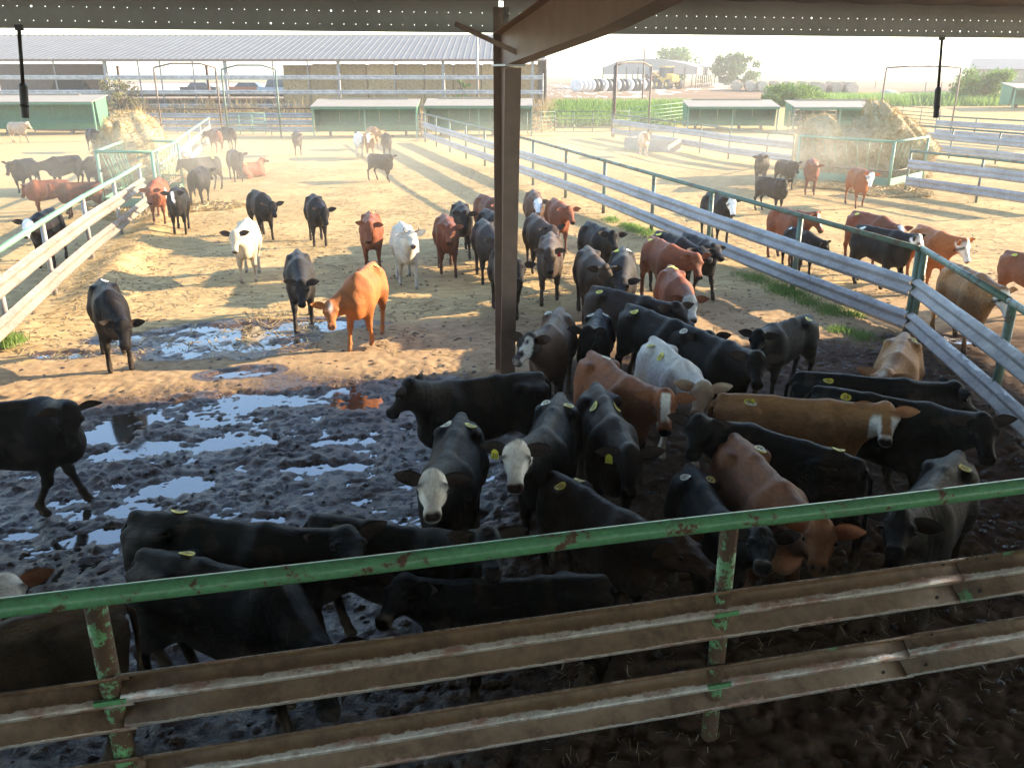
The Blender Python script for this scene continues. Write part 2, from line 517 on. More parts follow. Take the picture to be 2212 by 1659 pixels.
def ground_h(x, y):
    mudz = (1 - .78 * sstep(-.8, 1.8, y - shade_line(x))) * sstep(-14, -9, x)
    b1 = np.abs(2 * fbm(x * 3.1, y * 3.1, 3, 2) - 1); b2 = np.abs(2 * vnoise(x * 9.3, y * 9.3, 5) - 1)
    b3 = np.abs(2 * vnoise(x * 13.1 + 3, y * 13.1, 21) - 1)
    pit = sstep(.60, .78, vnoise(x * 5.2, y * 5.2, 77))
    clod = (0.010 * b1 + 0.036 * b2 + 0.034 * b3 - 0.024 * pit + .014) * (0.5 + .8 * fbm(x * 0.9, y * 0.9, 8, 2))
    straw = 0.02 * fbm(x * .6, y * .6, 14, 2) + 0.022 * fbm(x * 4, y * 4, 15, 3) * (1 - sstep(20, 30, y))
    h = mudz * clod + (1 - mudz) * straw
    pf = pud_field(x, y) + (fbm(x * 2.6, y * 2.6, 31, 4) - 0.5) * 2.0 - .1
    broad = sstep(5.2, 7.0, y) * (1 - sstep(-.9, .3, y - shade_line(x))) * (1 - sstep(-.9, .4, x)) * sstep(-9.5, -8, x)
    h = h - broad * .048 * fbm(x * 2.3, y * 3.2, 91, 4)
    h = h - 0.045 * sstep(0.0, 0.6, pf) * (1 - sstep(20, 24, y)) + .012
    edge = 0.25 * np.exp(-((x - (-9.0 - 0.255 * (y - 16.3)) - 0.9) / 0.5) ** 2) * sstep(14, 17, y) * (1 - sstep(26, 30, y))
    return h + edge * (0.35 + fbm(x * 2, y * 2, 41, 2)) * 0.8 + 1.2 * sstep(64, 75, y)

def axis(fine_lo, fine_hi, h, lo, hi, g_lo, g_hi):
    mid = list(np.arange(fine_lo, fine_hi, h)); up = []; dn = []
    p, s = mid[-1], h
    while p < hi: s *= g_hi; p += s; up.append(min(p, hi))
    p, s = mid[0], h
    while p > lo: s *= g_lo; p -= s; dn.append(max(p, lo))
    return np.array(dn[::-1] + mid + up)
gx = axis(-7.4, 6.8, 0.036, -1400, 1400, 1.085, 1.085)
gy0 = axis(3.2, 14.5, 0.036, -300, 66, 1.3, 1.013)
gyf = [gy0[-1]]; st = 0.8
while gyf[-1] < 1400: gyf.append(min(1400, gyf[-1] + st)); st *= 1.07
gy = np.concatenate([gy0, gyf[1:]])
GX, GY = np.meshgrid(gx, gy)
GZ = ground_h(GX, GY)
ny, nx = GX.shape
ii = np.arange(ny * nx).reshape(ny, nx)
quads = np.stack([ii[:-1, :-1], ii[:-1, 1:], ii[1:, 1:], ii[1:, :-1]], -1).reshape(-1, 4)

m, nt, b = new_mat('pen_ground')
aw = N(nt, 'ShaderNodeAttribute', attribute_name='wet').outputs['Fac']
as_ = N(nt, 'ShaderNodeAttribute', attribute_name='strawy').outputs['Fac']
av = N(nt, 'ShaderNodeAttribute', attribute_name='mud_shade').outputs['Fac']
n1 = noise(nt, 0.9, 6, 0.65); n2 = noise(nt, 7, 6, 0.75); n3 = noise(nt, 30, 5, 0.8)
n4 = noise(nt, 4.5, 7, 0.85, vec_scale=(0.5, 1.5, 1))
mud = mix(nt, ramp(nt, n2, [(0.3, 0.0), (0.7, 1.0)]), (0.040, 0.0245, 0.016), (0.115, 0.070, 0.045))  # wet mud; the same dark tone paints shade over drier dirt
dirt = mix(nt, ramp(nt, n2, [(0.3, 0.0), (0.68, 1.0)]), (0.24, 0.150, 0.078), (0.46, 0.325, 0.18))
strw = mix(nt, ramp(nt, n4, [(0.32, 0.0), (0.66, 1.0)]), (0.27, 0.17, 0.072), (0.60, 0.43, 0.20))
strw = mix(nt, ramp(nt, n3, [(0.52, 0.0), (0.72, 0.55)]), strw, (0.17, 0.105, 0.05))
sk = ramp(nt, mathn(nt, 'ADD', as_, mathn(nt, 'MULTIPLY', mathn(nt, 'SUBTRACT', n1, 0.5), 1.1)), [(0.35, 0.0), (0.65, 1.0)])
c = mix(nt, sk, dirt, strw)
dk = ramp(nt, mathn(nt, 'ADD', av, mathn(nt, 'MULTIPLY', mathn(nt, 'SUBTRACT', n2, 0.5), 0.8)), [(0.3, 0.0), (0.7, 1.0)])
wk = ramp(nt, mathn(nt, 'ADD', aw, mathn(nt, 'MULTIPLY', mathn(nt, 'SUBTRACT', n2, 0.5), 0.7)), [(0.3, 0.0), (0.7, 1.0)])
c = mix(nt, dk, c, mud)
fld = mix(nt, ramp(nt, noise(nt, 0.02, 4), [(0.35, 0.0), (0.65, 1.0)]), (0.13, 0.17, 0.055), (0.22, 0.22, 0.09))
yard = mix(nt, ramp(nt, noise(nt, 0.06, 5, 0.6), [(0.35, 0.0), (0.65, 1.0)]), (0.185, 0.112, 0.058), (0.23, 0.155, 0.09))
sep = N(nt, 'ShaderNodeSeparateXYZ'); nt.links.new(N(nt, 'ShaderNodeTexCoord').outputs['Object'], sep.inputs[0])
yk = ramp(nt, mathn(nt, 'MULTIPLY', sep.outputs[1], 0.001), [(0.0765, 0.0), (0.079, 1.0)])
fk = ramp(nt, mathn(nt, 'ADD', mathn(nt, 'MULTIPLY', sep.outputs[1], 0.001), mathn(nt, 'MULTIPLY', sep.outputs[0], 0.0001)), [(0.232, 0.0), (0.245, 1.0)])
c = mix(nt, yk, c, yard)
c = mix(nt, fk, c, fld)
nt.links.new(c, b.inputs['Base Color'])
nt.links.new(ramp(nt, mathn(nt, 'ADD', wk, mathn(nt, 'MULTIPLY', mathn(nt, 'SUBTRACT', n2, 0.5), 0.5)), [(0.2, 0.92), (0.95, 0.34)]), b.inputs['Roughness'])
nt.links.new(ramp(nt, wk, [(0.0, 0.12), (1.0, 0.22)]), b.inputs['Specular IOR Level'])
n5 = noise(nt, 19, 4, 0.65)
bump(nt, b, mathn(nt, 'ADD', mathn(nt, 'MULTIPLY', n5, 1.0), mathn(nt, 'MULTIPLY', n3, 0.35)), 0.9, 0.035)
nt.links.new(ramp(nt, wk, [(0.0, 0.005), (1.0, 0.032)]), b.inputs['Normal'].links[0].from_node.inputs['Distance'])
nt.links.new(b.inputs['Normal'].links[0].from_socket, b.inputs['Coat Normal'])
b.inputs['Coat Roughness'].default_value = 0.16
b.inputs['Coat IOR'].default_value = 1.45
nt.links.new(ramp(nt, mathn(nt, 'ADD', wk, mathn(nt, 'MULTIPLY', mathn(nt, 'SUBTRACT', n1, 0.5), 1.2)), [(0.85, 0.0), (1.25, 0.42)]), b.inputs['Coat Weight'])
me = np_mesh('ground', np.stack([GX, GY, GZ], -1).reshape(-1, 3), quads, m)
wet = (1 - sstep(-1.0, 1.6, GY - shade_line(GX) + (fbm(GX * .5, GY * .5, 51, 3) - .5) * 3)) * (1 - 0.8 * sstep(-1.5, 1.5, GX))
wet = np.maximum(wet, sstep(-0.5, 0.2, pud_field(GX, GY) + (fbm(GX * 1.7, GY * 1.7, 31, 3) - .5) * 1.3) * 0.95)
straw_k = sstep(0.5, 6, GY - shade_line(GX)) * 0.8 + 0.1
for nm, arr in (('wet', wet), ('strawy', straw_k), ('mud_shade', np.maximum(wet, 1 - sstep(-1.6, 1.8, GY - shade_line(GX) + (fbm(GX * .5, GY * .5, 51, 3) - .5) * 3)))):  # real mud plus painted darkening all along the roof's shade
    a = me.attributes.new(nm, 'FLOAT', 'POINT'); a.data.foreach_set('value', arr.astype(np.float32).ravel())
tag(link('ground', me), kind='structure')

# standing water lies level in the hollows
m, nt, b = new_mat('puddle_water')
b.inputs['Base Color'].default_value = (0.03, 0.024, 0.018, 1)
b.inputs['Roughness'].default_value = 0.07
b.inputs['Specular IOR Level'].default_value = 1.0
b.inputs['IOR'].default_value = 1.9
bump(nt, b, noise(nt, 7, 3), 0.05, 0.01)
mb = MB()
mb.add([(-13, 3.4, -.001), (8, 3.4, -.001), (8, 19, -.001), (-13, 19, -.001)], [(0, 1, 2, 3)])
o = mb.build('puddle', m); tag(o, kind='structure')

# loose straw strewn over the pen floors
def straw_mesh(n, xr, yr, L, w, mat, dens, lift=0.012, name='loose_straw'):
    x = rng.uniform(*xr, n); y = rng.uniform(*yr, n)
    keep = rng.random(n) < dens(x, y); x = x[keep]; y = y[keep]; n = len(x)
    z = ground_h(x, y) + lift
    a = rng.uniform(0, math.pi, n); l = rng.uniform(*L, n) / 2; ww = rng.uniform(*w, n) / 2
    dx = np.cos(a) * l; dy = np.sin(a) * l; tz = rng.uniform(-0.012, 0.02, n)
    px = -np.sin(a) * ww; py = np.cos(a) * ww
    V = np.stack([np.stack([x - dx + px, y - dy + py, z - tz], -1), np.stack([x - dx - px, y - dy - py, z - tz], -1),
                  np.stack([x + dx - px, y + dy - py, z + tz], -1), np.stack([x + dx + px, y + dy + py, z + tz], -1)], 1).reshape(-1, 3)
    F = np.arange(4 * n).reshape(-1, 4)
    return tag(link(name, np_mesh(name, V, F, mat, False)), 'loose golden straw strewn over the sunlit pen floor', 'straw', kind='stuff')
straw_mesh(90000, (-15, 24), (12.5, 42), (0.10, 0.36), (0.010, 0.022), M_straw, lambda x, y: sstep(0.0, 5, y - shade_line(x)) * sstep(.36, .56, fbm(x * .7, y * .7, 61, 4)))
o = straw_mesh(26000, (-15, 24), (12.8, 40), (0.06, 0.26), (0.012, 0.03), simple('old_straw', (0.17, 0.105, 0.045), (0.26, 0.17, 0.08), 0.85, 0, 3, 0, 0.2), lambda x, y: sstep(-.5, 3, y - shade_line(x)) * sstep(.5, .6, fbm(x * 1.1, y * 1.1, 63, 4)))
o['label'] = 'dull trodden straw and chaff on the sunlit pen floor'
o = straw_mesh(16000, (-8, 7), (2.8, 13), (0.02, 0.11), (0.002, 0.006), M_straw_pale, lambda x, y: (0.08 + 0.6 * (x > .3) * (y < 7) + .2 * (x > 0)) * sstep(.35, .6, fbm(x * 1.5, y * 1.5, 66, 3)) * 1.6)
o['label'] = 'sparse pale straw stems trodden into the shaded mud'
# dung clods lying about
def clods(n, xr, yr, size, mat, dens, label):
    base = np.array([(1, 0, 0), (-1, 0, 0), (0, 1, 0), (0, -1, 0), (.0, 0, .75), (.7, .7, .2), (-.7, .7, .25), (.7, -.7, .15), (-.7, -.7, .2)], float)
    tris = np.array([(4, 0, 5), (4, 5, 2), (4, 2, 6), (4, 6, 1), (4, 1, 8), (4, 8, 3), (4, 3, 7), (4, 7, 0)])
    x = rng.uniform(*xr, n); y = rng.uniform(*yr, n); k = rng.random(n) < dens(x, y); x = x[k]; y = y[k]; n = len(x)
    z = ground_h(x, y) - .004
    s_ = rng.uniform(*size, n)[:, None, None]; a = rng.uniform(0, 6.28, n)
    P = base[None] * s_ * rng.uniform(.6, 1.25, (n, 9, 1)) * np.array((1, .8, .7))
    ca, sa = np.cos(a)[:, None], np.sin(a)[:, None]
    V = np.stack([P[..., 0] * ca - P[..., 1] * sa + x[:, None], P[..., 0] * sa + P[..., 1] * ca + y[:, None], P[..., 2] + z[:, None]], -1).reshape(-1, 3)
    F_ = (tris[None] + 9 * np.arange(n)[:, None, None]).reshape(-1, 3)
    tag(link('dung_clods', np_mesh('dung_clods', V, F_, mat, True)), label, 'dung', kind='stuff')
M_dung = simple('dung', (0.085, 0.055, 0.033), (0.16, 0.11, 0.065), 0.85, 0, 9, 0.4, 0.25)
M_dung_wet = simple('wet_dung', (0.028, 0.019, 0.014), (0.05, 0.034, 0.024), 0.45, 0, 9, 0.4, 0.4)
clods(4200, (-13, 12), (12, 32), (.02, .055), M_dung, lambda x, y: sstep(-1, 1, y - shade_line(x)) * (1.1 - sstep(14, 30, y)), 'small dry dung clods scattered over the sunlit floor')
clods(5200, (-8.5, 6.5), (3.4, 14), (.018, .05), M_dung_wet, lambda x, y: 1 - .8 * sstep(-.5, 1, y - shade_line(x)), 'small wet dung clods lying in the shaded mud')

# ------------------------------------------------------------------ the shed the picture is taken from
EA = R(14.0)                                   # its direction on the ground
ex = Vector((math.cos(EA), math.sin(EA), 0)); en = Vector((-math.sin(EA), math.cos(EA), 0))
EC = Vector((-0.14, 11.95, 0))                 # column foot
EZ = 4.64                                      # lower edge of the eave
def shed(l, back, z): return EC + ex * l - en * back + Vector((0, 0, z))
roof = thing('shed_roof', 'dark sheet metal roof overhead with two rows of punched holes along its eave', 'roof', shed(0, 0, EZ))
mb = MB()
S = 0.117
for (t0, t1) in ((0.0, 0.05),):
    n = 90
    vs = []; fs = []
    for i in range(n + 1):
        l = -22 + 44.0 * i / n
        dz = 0.03 * (i % 2)
        for bk in (-0.35, 12, 26):
            vs.append(shed(l, bk, EZ + 0.42 + S * bk + dz))
    for i in range(n):
        for j in range(2): fs.append((i * 3 + j, i * 3 + j + 1, (i + 1) * 3 + j + 1, (i + 1) * 3 + j))
    mb.add(vs, fs)
mb.build('roof_sheet', M_roof_under, roof, local='world')
for bk in (2.2, 4.4, 6.6, 8.8, 11, 13.2, 15.4, 17.6, 19.8, 22):
    MB().beam(shed(-22, bk, EZ + 0.30 + S * bk), shed(22, bk, EZ + 0.30 + S * bk), 0.07, 0.2).build('purlin', M_roof_under, roof, local='world')
# eave strut: punched channel, split at the column
def punched(l0, l1, rows, zt, zb, step, big):
    mb = MB(); n = int((l1 - l0) / step); st = (l1 - l0) / n
    zcut = [zb]
    for zr in rows: zcut += [zr - 0.04, zr + 0.04]
    zcut.append(zt)
    for i in range(n):
        a, c = l0 + i * st, l0 + (i + 1) * st
        for k in range(len(zcut) - 1):
            z0, z1 = zcut[k], zcut[k + 1]
            if k % 2 == 0:
                mb.add([shed(a, 0, z0), shed(c, 0, z0), shed(c, 0, z1), shed(a, 0, z1)], [(0, 1, 2, 3)])
            else:
                r = 0.0052 if random.random() > big else 0.0115
                if random.random() < 0.07: r = 0.003
                mid = (a + c) / 2; zm = (z0 + z1) / 2
                out = []; inn = []
                for q in range(8):
                    an = math.pi / 4 * q + math.pi / 8
                    cx, sz = math.cos(an), math.sin(an)
                    f = 1 / max(abs(cx) / (st / 2), abs(sz) / ((z1 - z0) / 2))
                    out.append(shed(mid + cx * f, 0, zm + sz * f)); inn.append(shed(mid + cx * r, 0, zm + sz * r))
                mb.add(out + inn, [(q, (q + 1) % 8, 8 + (q + 1) % 8, 8 + q) for q in range(8)])
                # square corners of the cell
                cs = [(a, z0), (c, z0), (c, z1), (a, z1)]
                for (cl, cz) in cs:
                    qs = sorted(range(8), key=lambda q: (out[q] - shed(cl, 0, cz)).length)[:2]
                    mb.add([shed(cl, 0, cz), out[qs[0]], out[qs[1]]], [(0, 1, 2)])
    return mb
zr = [EZ + 0.085, EZ + 0.235]
punched(-21, -0.03, zr, EZ + 0.46, EZ, 0.145, 0.06).build('eave_strut', M_roof_under, roof, local='world')
punched(0.03, 21, zr, EZ + 0.46, EZ, 0.145, 0.05).build('eave_strut', M_roof_under, roof, local='world')
MB().beam(shed(-21, 0.05, EZ + .006), shed(21, 0.05, EZ + .006), 0.1, 0.012).build('eave_lip', M_roof_under, roof, local='world')

frame = thing('steel_column', 'brown tapered steel I-beam column carrying a haunched rafter in the middle', 'column', EC)
ztop = 4.25
def prism(mb, poly, axis_from, w):   # poly in (back, z), width w along ex centred
    n = len(poly)
    vs = [shed(-w / 2, p[0], p[1]) for p in poly] + [shed(w / 2, p[0], p[1]) for p in poly]
    fs = [tuple(range(n))[::-1], tuple(range(n, 2 * n))] + [(i, (i + 1) % n, n + (i + 1) % n, n + i) for i in range(n)]
    mb.add(vs, fs)
def flange(mb, b0, z0, b1, z1, w, t):
    d = Vector((b1 - b0, z1 - z0)).normalized(); nn = Vector((-d.y, d.x)) * t / 2
    prism(mb, [(b0 + nn.x, z0 + nn.y), (b0 - nn.x, z0 - nn.y), (b1 - nn.x, z1 - nn.y), (b1 + nn.x, z1 + nn.y)], None, w)
mb = MB(); prism(mb, [(0.0, -0.1), (0.30, -0.1), (0.62, ztop - .02), (0.0, ztop - .02)], None, 0.012); mb.build('web', M_steel_dark, frame, local='world')
mb = MB(); flange(mb, -0.008, -0.1, -0.008, 4.95, 0.21, 0.016); mb.build('outer_flange', M_steel_dark, frame, local='world')
mb = MB(); flange(mb, 0.31, -0.1, 0.63, ztop - .03, 0.21, 0.016); mb.build('inner_flange', M_steel_dark, frame, local='world')
mb = MB(); prism(mb, [(-0.02, ztop - .012), (0.74, ztop - .012), (0.74, ztop + .012), (-0.02, ztop + .012)], None, 0.25); mb.build('cap_plate', M_galv, frame, local='world')
mb = MB(); prism(mb, [(0.0, ztop + .015), (0.72, ztop + .015), (4.2, 4.55), (12, 5.5), (24, 6.9), (24, 7.4), (12, 5.98), (0.0, 4.62)], None, 0.012); mb.build('rafter_web', M_steel_dark, frame, local='world')
mb = MB(); flange(mb, 0.72, ztop + .015, 4.2, 4.54, 0.22, 0.016); flange(mb, 4.2, 4.54, 12, 5.49, 0.22, 0.016); flange(mb, 12, 5.49, 24, 6.9, 0.22, 0.016); mb.build('rafter_bottom_flange', M_steel_dark, frame, local='world')
mb = MB(); flange(mb, 0.0, 4.63, 12, 5.99, 0.22, 0.014); flange(mb, 12, 5.99, 24, 7.41, 0.22, 0.014); mb.build('rafter_top_flange', M_steel_dark, frame, local='world')
MB().beam(shed(0.06, 0.9, 4.36), shed(-0.62, 0.1, EZ + 0.1), 0.012, 0.06).build('knee_brace', M_steel_dark, frame, local='world')
MB().beam(shed(0.14, 0.55, 4.36), shed(0.13, 0.75, ztop + .3), 0.012, 0.05).build('brace_plate', M_steel_dark, frame, local='world')

# hanging rods with sprinkler heads under the eave
for (u, v, ub, vb, lab) in ((38, 42, 55, 255, 'thin black rod hanging from the eave at left, thick black sprinkler head at its end'),
                            (2038, 62, 2022, 255, 'thin black rod hanging from the eave at right, thick black sprinkler head at its end')):
    yy = 11.95 + (u - CX) / FPX * 12.4 * math.tan(EA)
    top = Vector(far(u, v, yy)); bot = Vector(far(ub, vb, yy))
    top.z = EZ + 0.02
    d = bot - top
    t = thing('hanging_sprinkler', lab, 'sprinkler', top, 0, 'rods hanging from the eave')
    MB().tube([top, top + d * .63], 0.021, 8).build('rod', M_rod, t, True, 'world')
    MB().tube([top + d * .62, top + d * .65, top + d * .85, top + d * .86, top + d * .88, top + d * 1.0], [.03, .044, .044, .052, .042, .042], 12).build('sprinkler_head', M_rod, t, False, 'world')
    MB().box(top + Vector((0, 0, -.03)), (.08, .05, .06), EA).build('bracket', M_rod, t, local='world')

o = MB().box((0, -2.0, 2.5), (34, 6.0, 0.16), R(12.7)).build('unseen_walkway', M_concrete); tag(o, kind='structure')  # out of view below the camera, added to darken the nearest ground

# ------------------------------------------------------------------ fences
W_STD = [(0, .335), (.004, .318), (.078, .275), (.082, .24), (.012, .185), (.012, .15), (.082, .095), (.078, .06), (.004, .017), (0, 0)]
A_STD = [.7, .6, .35, .6, .1, .1, .35, .6, .6, .7]
W_BACK = [(.0, .34), (.006, .322), (-.075, .275), (-.082, .235), (-.03, .2), (.008, .178), (.008, .158), (-.075, .105), (-.082, .07), (.012, .022), (.014, 0)]
A_BACK = [.62, .25, .0, .05, .45, 1.0, .95, .0, .0, .5, 1.0]

def post(parent, x, y, z0, z1, r, mat, name='post', square=False):
    mb = MB()
    if square: mb.box((x, y, (z0 + z1) / 2), (2 * r, 2 * r, z1 - z0), 0.28)
    else: mb.tube([(x, y, z0), (x, y, z1)], r, 10)
    return mb.build(name, mat, parent, not square, 'world')

# near fence, right below the camera
def nf(x): return Vector((x, 4.17 + 0.228 * x, 0))
nd = (nf(1) - nf(0)).normalized(); ns = Vector((nd.y, -nd.x, 0))
fence = thing('front_fence', 'green pipe and rusty guardrail fence across the foreground, nearest to the camera', 'fence', nf(0))
mb = MB(); pts = [nf(x) + Vector((0, 0, 1.70 + 0.004 * math.sin(x * 2.1))) for x in np.arange(-5.6, 5.9, 0.5)]
mb.tube(pts, 0.052, 16); mb.build('top_rail', M_green, fence, True, 'world')
for x in (-5.6, -2.13, 1.32, 4.9):
    p = nf(x) - ns * 0.062
    post(fence, p.x, p.y, -0.2, 1.66, 0.056, M_green_worn)
    for z in (1.055, 0.515): MB().box(p + ns * 0.07 + Vector((0, 0, z)), (0.16, 0.016, 0.03), math.atan2(nd.y, nd.x)).build('weld_plate', M_green, fence, local='world')
def nbeam(x0, x1, z, off=0.0, dz1=0.0):
    mb = MB(); a = nf(x0) + ns * off + Vector((0, 0, z)); c = nf(x1) + ns * off + Vector((0, 0, z + dz1))
    mb.strip(W_BACK, a, c, ns, A_BACK, 0.004)
    o = mb.build('guardrail', M_beam_near, fence, True, 'world', 'wear')
    md = o.modifiers.new('thickness', 'SOLIDIFY'); md.thickness = 0.004
    return o
nbeam(-5.6, -2.02, 0.865); nbeam(-2.08, 3.02, 0.885, 0.004); nbeam(2.96, 5.9, 0.89, 0.010)
nbeam(-5.6, -1.9, 0.33); nbeam(-2.02, 2.72, 0.335, 0.004); nbeam(2.66, 5.9, 0.35, 0.010)
def oval(p, rx, rz, name='bolt_hole'):
    vs = [p + nd * math.cos(k * math.pi / 6) * rx + Vector((0, 0, 1)) * math.sin(k * math.pi / 6) * rz for k in range(12)]
    vs2 = [q - ns * 0.006 for q in vs]
    MB().add(vs + vs2, [tuple(range(12))] + [(k, (k + 1) % 12, 12 + (k + 1) % 12, 12 + k) for k in range(12)]).build(name, M_dark_hole, fence, local='world')
for x in (-0.62, 0.98): oval(nf(x) + ns * 0.014 + Vector((0, 0, 0.885 + .166)), 0.036, 0.009, 'slot')
for x in (-0.55, 0.98): oval(nf(x) + ns * 0.014 + Vector((0, 0, 0.335 + .166)), 0.036, 0.009, 'slot')
for (jx, zz) in ((2.96, 0.888), (2.66, 0.345)):
    for dx in (-0.16, 0.16):
        for (pz, po) in ((0.30, -0.02), (0.05, -0.015)):
            oval(nf(jx + dx) + ns * (po + 0.014) + Vector((0, 0, zz + pz)), 0.013, 0.013)
    oval(nf(jx + .2) + ns * 0.02 + Vector((0, 0, zz + .166)), 0.03, 0.009, 'slot')

def fence_run(name, label, pts, posts, rail_z, beams, side, mats, cat='fence', group=None, rail_r=0.045, post_r=0.042, base=None, square=False, prof=W_STD, attv=A_STD, rail=True):
    """pts: rail corners (x, y); posts: (x, y); beams: heights; base(x, y): height the fence stands on"""
    base = base or gz
    t = thing(name, label, cat, (pts[0][0], pts[0][1], base(*pts[0])), 0, group)
    P = [Vector((x, y, base(x, y) + rail_z)) for x, y in pts]
    if rail:
        for a, c in zip(P, P[1:]):
            e = (c - a).normalized() * 0.03
            MB().tube([a - e, c + e], rail_r, 10).build('top_rail', mats[0], t, True, 'world')
    sd = Vector((*side, 0)).normalized()
    for x, y in posts:
        post(t, x - sd.x * 0.045, y - sd.y * 0.045, base(x, y) - 0.25, base(x, y) + rail_z - (0.01 if rail else -0.02), post_r, mats[1], square=square)
    for z in beams:
        for (x0, y0), (x1, y1) in zip(posts, posts[1:]):
            mb = MB()
            a = Vector((x0, y0, base(x0, y0) + z)); c = Vector((x1, y1, base(x1, y1) + z))
            e = (c - a).normalized() * 0.04
            mb.strip(prof, a - e, c + e + sd * random.uniform(0.002, 0.008), sd, attv, 0.006)
            mb.build('guardrail', mats[2], t, True, 'world', 'wear')
    return t

GREY = (M_green_dull, M_green_dull, M_beam_galv)
ry = [13.85, 17.0, 20.4, 23.4, 26.7, 30.0, 33.5, 36.9, 40.4, 43.9, 47.4, 50.8, 54.0]
rp = [(6.6 - 0.297 * (y - 13.85), y) for y in ry]
bz = lambda x, y: 0.22 * float(sstep(15, 30, y))
fence_run('pen_fence', 'long grey guardrail fence with green top pipe dividing the middle pen from the right pen', [rp[0], rp[6], rp[-1]], rp, 1.47, (0.66, 0.09), (-0.96, -0.29), GREY, 'fence', None, 0.048, 0.055, bz)
cp = [(6.66, 13.8), (6.25, 10.45), (5.72, 6.9), (5.55, 5.6)]
fence_run('pen_fence', 'short guardrail fence from the corner post down the right edge of the front pen', cp[:3] + cp[3:], cp, 1.47, (0.66, 0.09), (-0.99, 0.12), (M_green_dull, M_green_dull, M_beam_galv), 'fence', None, 0.05, 0.058)
lp = [(-7.5, 10.6), (-8.15, 13.4), (-8.92, 16.4), (-9.75, 19.8), (-10.4, 22.9), (-11.25, 26.6)]
fence_run('pen_fence', 'sunlit whitish guardrail fence with pale green top pipe along the left pen', lp, lp, 1.5, (0.79, 0.2), (0.97, 0.24), (M_green_pale, M_galv_post, M_beam_left), 'fence', None, 0.055, 0.05)
l2 = [(-12.3, 30.7), (-13.5, 35.6), (-15.0, 41.4), (-16.5, 47.3), (-18.0, 53.2)]
fence_run('pen_fence', 'pale guardrail fence running from the left hay feeder back to the tall gate', l2, l2, 1.5, (0.8, 0.2), (0.97, 0.24), (M_green_pale, M_galv_post, M_beam_left), 'fence', None, 0.055, 0.05)
f4 = [on(1325, 249, 1.45), on(1456, 264, 1.45), on(1514, 271, 1.45), on(1577, 280, 1.45), on(1659, 288, 1.45), on(1715, 293, 1.45)]
fence_run('pen_fence', 'grey guardrail fence behind the water tank leading to the big hay feeder', f4, f4, 1.47, (0.85, 0.28), (-0.75, -0.66), GREY, 'fence')
f5 = [on(1968, 328, 1.45), on(2125, 344, 1.45), on(2290, 362, 1.45)]
fence_run('pen_fence', 'grey guardrail fence at the right side in front of the big hay pile', f5, f5, 1.47, (0.85, 0.25), (-0.5, -0.86), GREY, 'fence')
f6 = [on(1960, 270, 1.45), on(2060, 279, 1.45), on(2162, 287, 1.45), on(2290, 297, 1.45)]
fence_run('pen_fence', 'second grey guardrail fence further back at right beyond the hay pile', f6, f6, 1.47, (0.85, 0.28), (-0.5, -0.86), GREY, 'fence')
f7 = [on(2025, 252, 1.45), on(2110, 257, 1.45), on(2240, 264, 1.45), on(2300, 267, 1.45)]
fence_run('pen_fence', 'farthest grey guardrail fence at right in front of the small green shelter', f7, f7, 1.47, (0.9, 0.35), (-0.4, -0.9), GREY, 'fence')
# far left cross fences seen through the left pen
f9 = [(-34, 63.5), (-28, 63.0), (-23.5, 62.5), (-19.3, 62.0)]
fence_run('pen_fence', 'low dark guardrail fence behind the left hay pile', f9, f9, 1.6, (1.0, 0.55, 0.1), (0, -1), (M_pipe, M_pipe, M_beam_galv), 'fence')
f10 = [(-19.0, 60.2), (-16.2, 60.0), (-13.3, 59.8)]
fence_run('pen_fence', 'dark guardrail fence left of the middle feed shelter', f10, f10, 1.75, (1.15, 0.7, 0.25), (0, -1), (M_pipe, M_pipe, M_beam_galv), 'fence')

def pipe_gate(label, a, c, zs, nv, mat, base=None, group='pipe gates of the back pens', r=0.028):
    a = Vector((*a, gz(*a))); c = Vector((*c, gz(*c)))
    t = thing('pipe_gate', label, 'gate', a, 0, group)
    for z in zs:
        MB().tube([a + Vector((0, 0, z)), c + Vector((0, 0, z))], r, 6).build('bar', mat, t, True, 'world')
    for k in range(nv):
        p = a.lerp(c, k / (nv - 1))
        MB().tube([p + Vector((0, 0, zs[0])), p + Vector((0, 0, zs[-1]))], r * 1.1, 6).build('upright', mat, t, True, 'world')
    return t
Z6 = (0.25, 0.5, 0.75, 1.0, 1.25, 1.55)
pipe_gate('pale green pipe gate standing between two tall posts left of the middle', (-18.4, 57.6), (-16.0, 57.9), Z6, 4, M_green_pale)
pipe_gate('narrow rusty pipe gate at the far end of the long middle fence', (-5.9, 56.2), (-5.2, 54.6), Z6, 4, M_pipe)
pipe_gate('long grey green pipe gate right of the brown column', (1.0, 58.6), (2.9, 60.3), Z6, 3, M_green_dull)
pipe_gate('grey pipe gate hanging from the tall right gateway', (2.9, 60.4), (8.0, 60.6), Z6, 5, M_green_dull)
pipe_gate('pale pipe panel behind the tall right gateway', (8.4, 64.5), (13.5, 68), Z6, 4, M_green_pale)
pipe_gate('thin pipe panel between the two right feed shelters', on(1738, 285), on(1700, 290), Z6, 4, M_pipe)
pipe_gate('dull pipe gate behind the big hay pile at right', on(1905, 280), on(2025, 285), Z6, 4, M_green_dull)
pipe_gate('thin pipe gate in front of the far right shelter', on(1725, 290), on(1800, 290), Z6, 4, M_pipe)

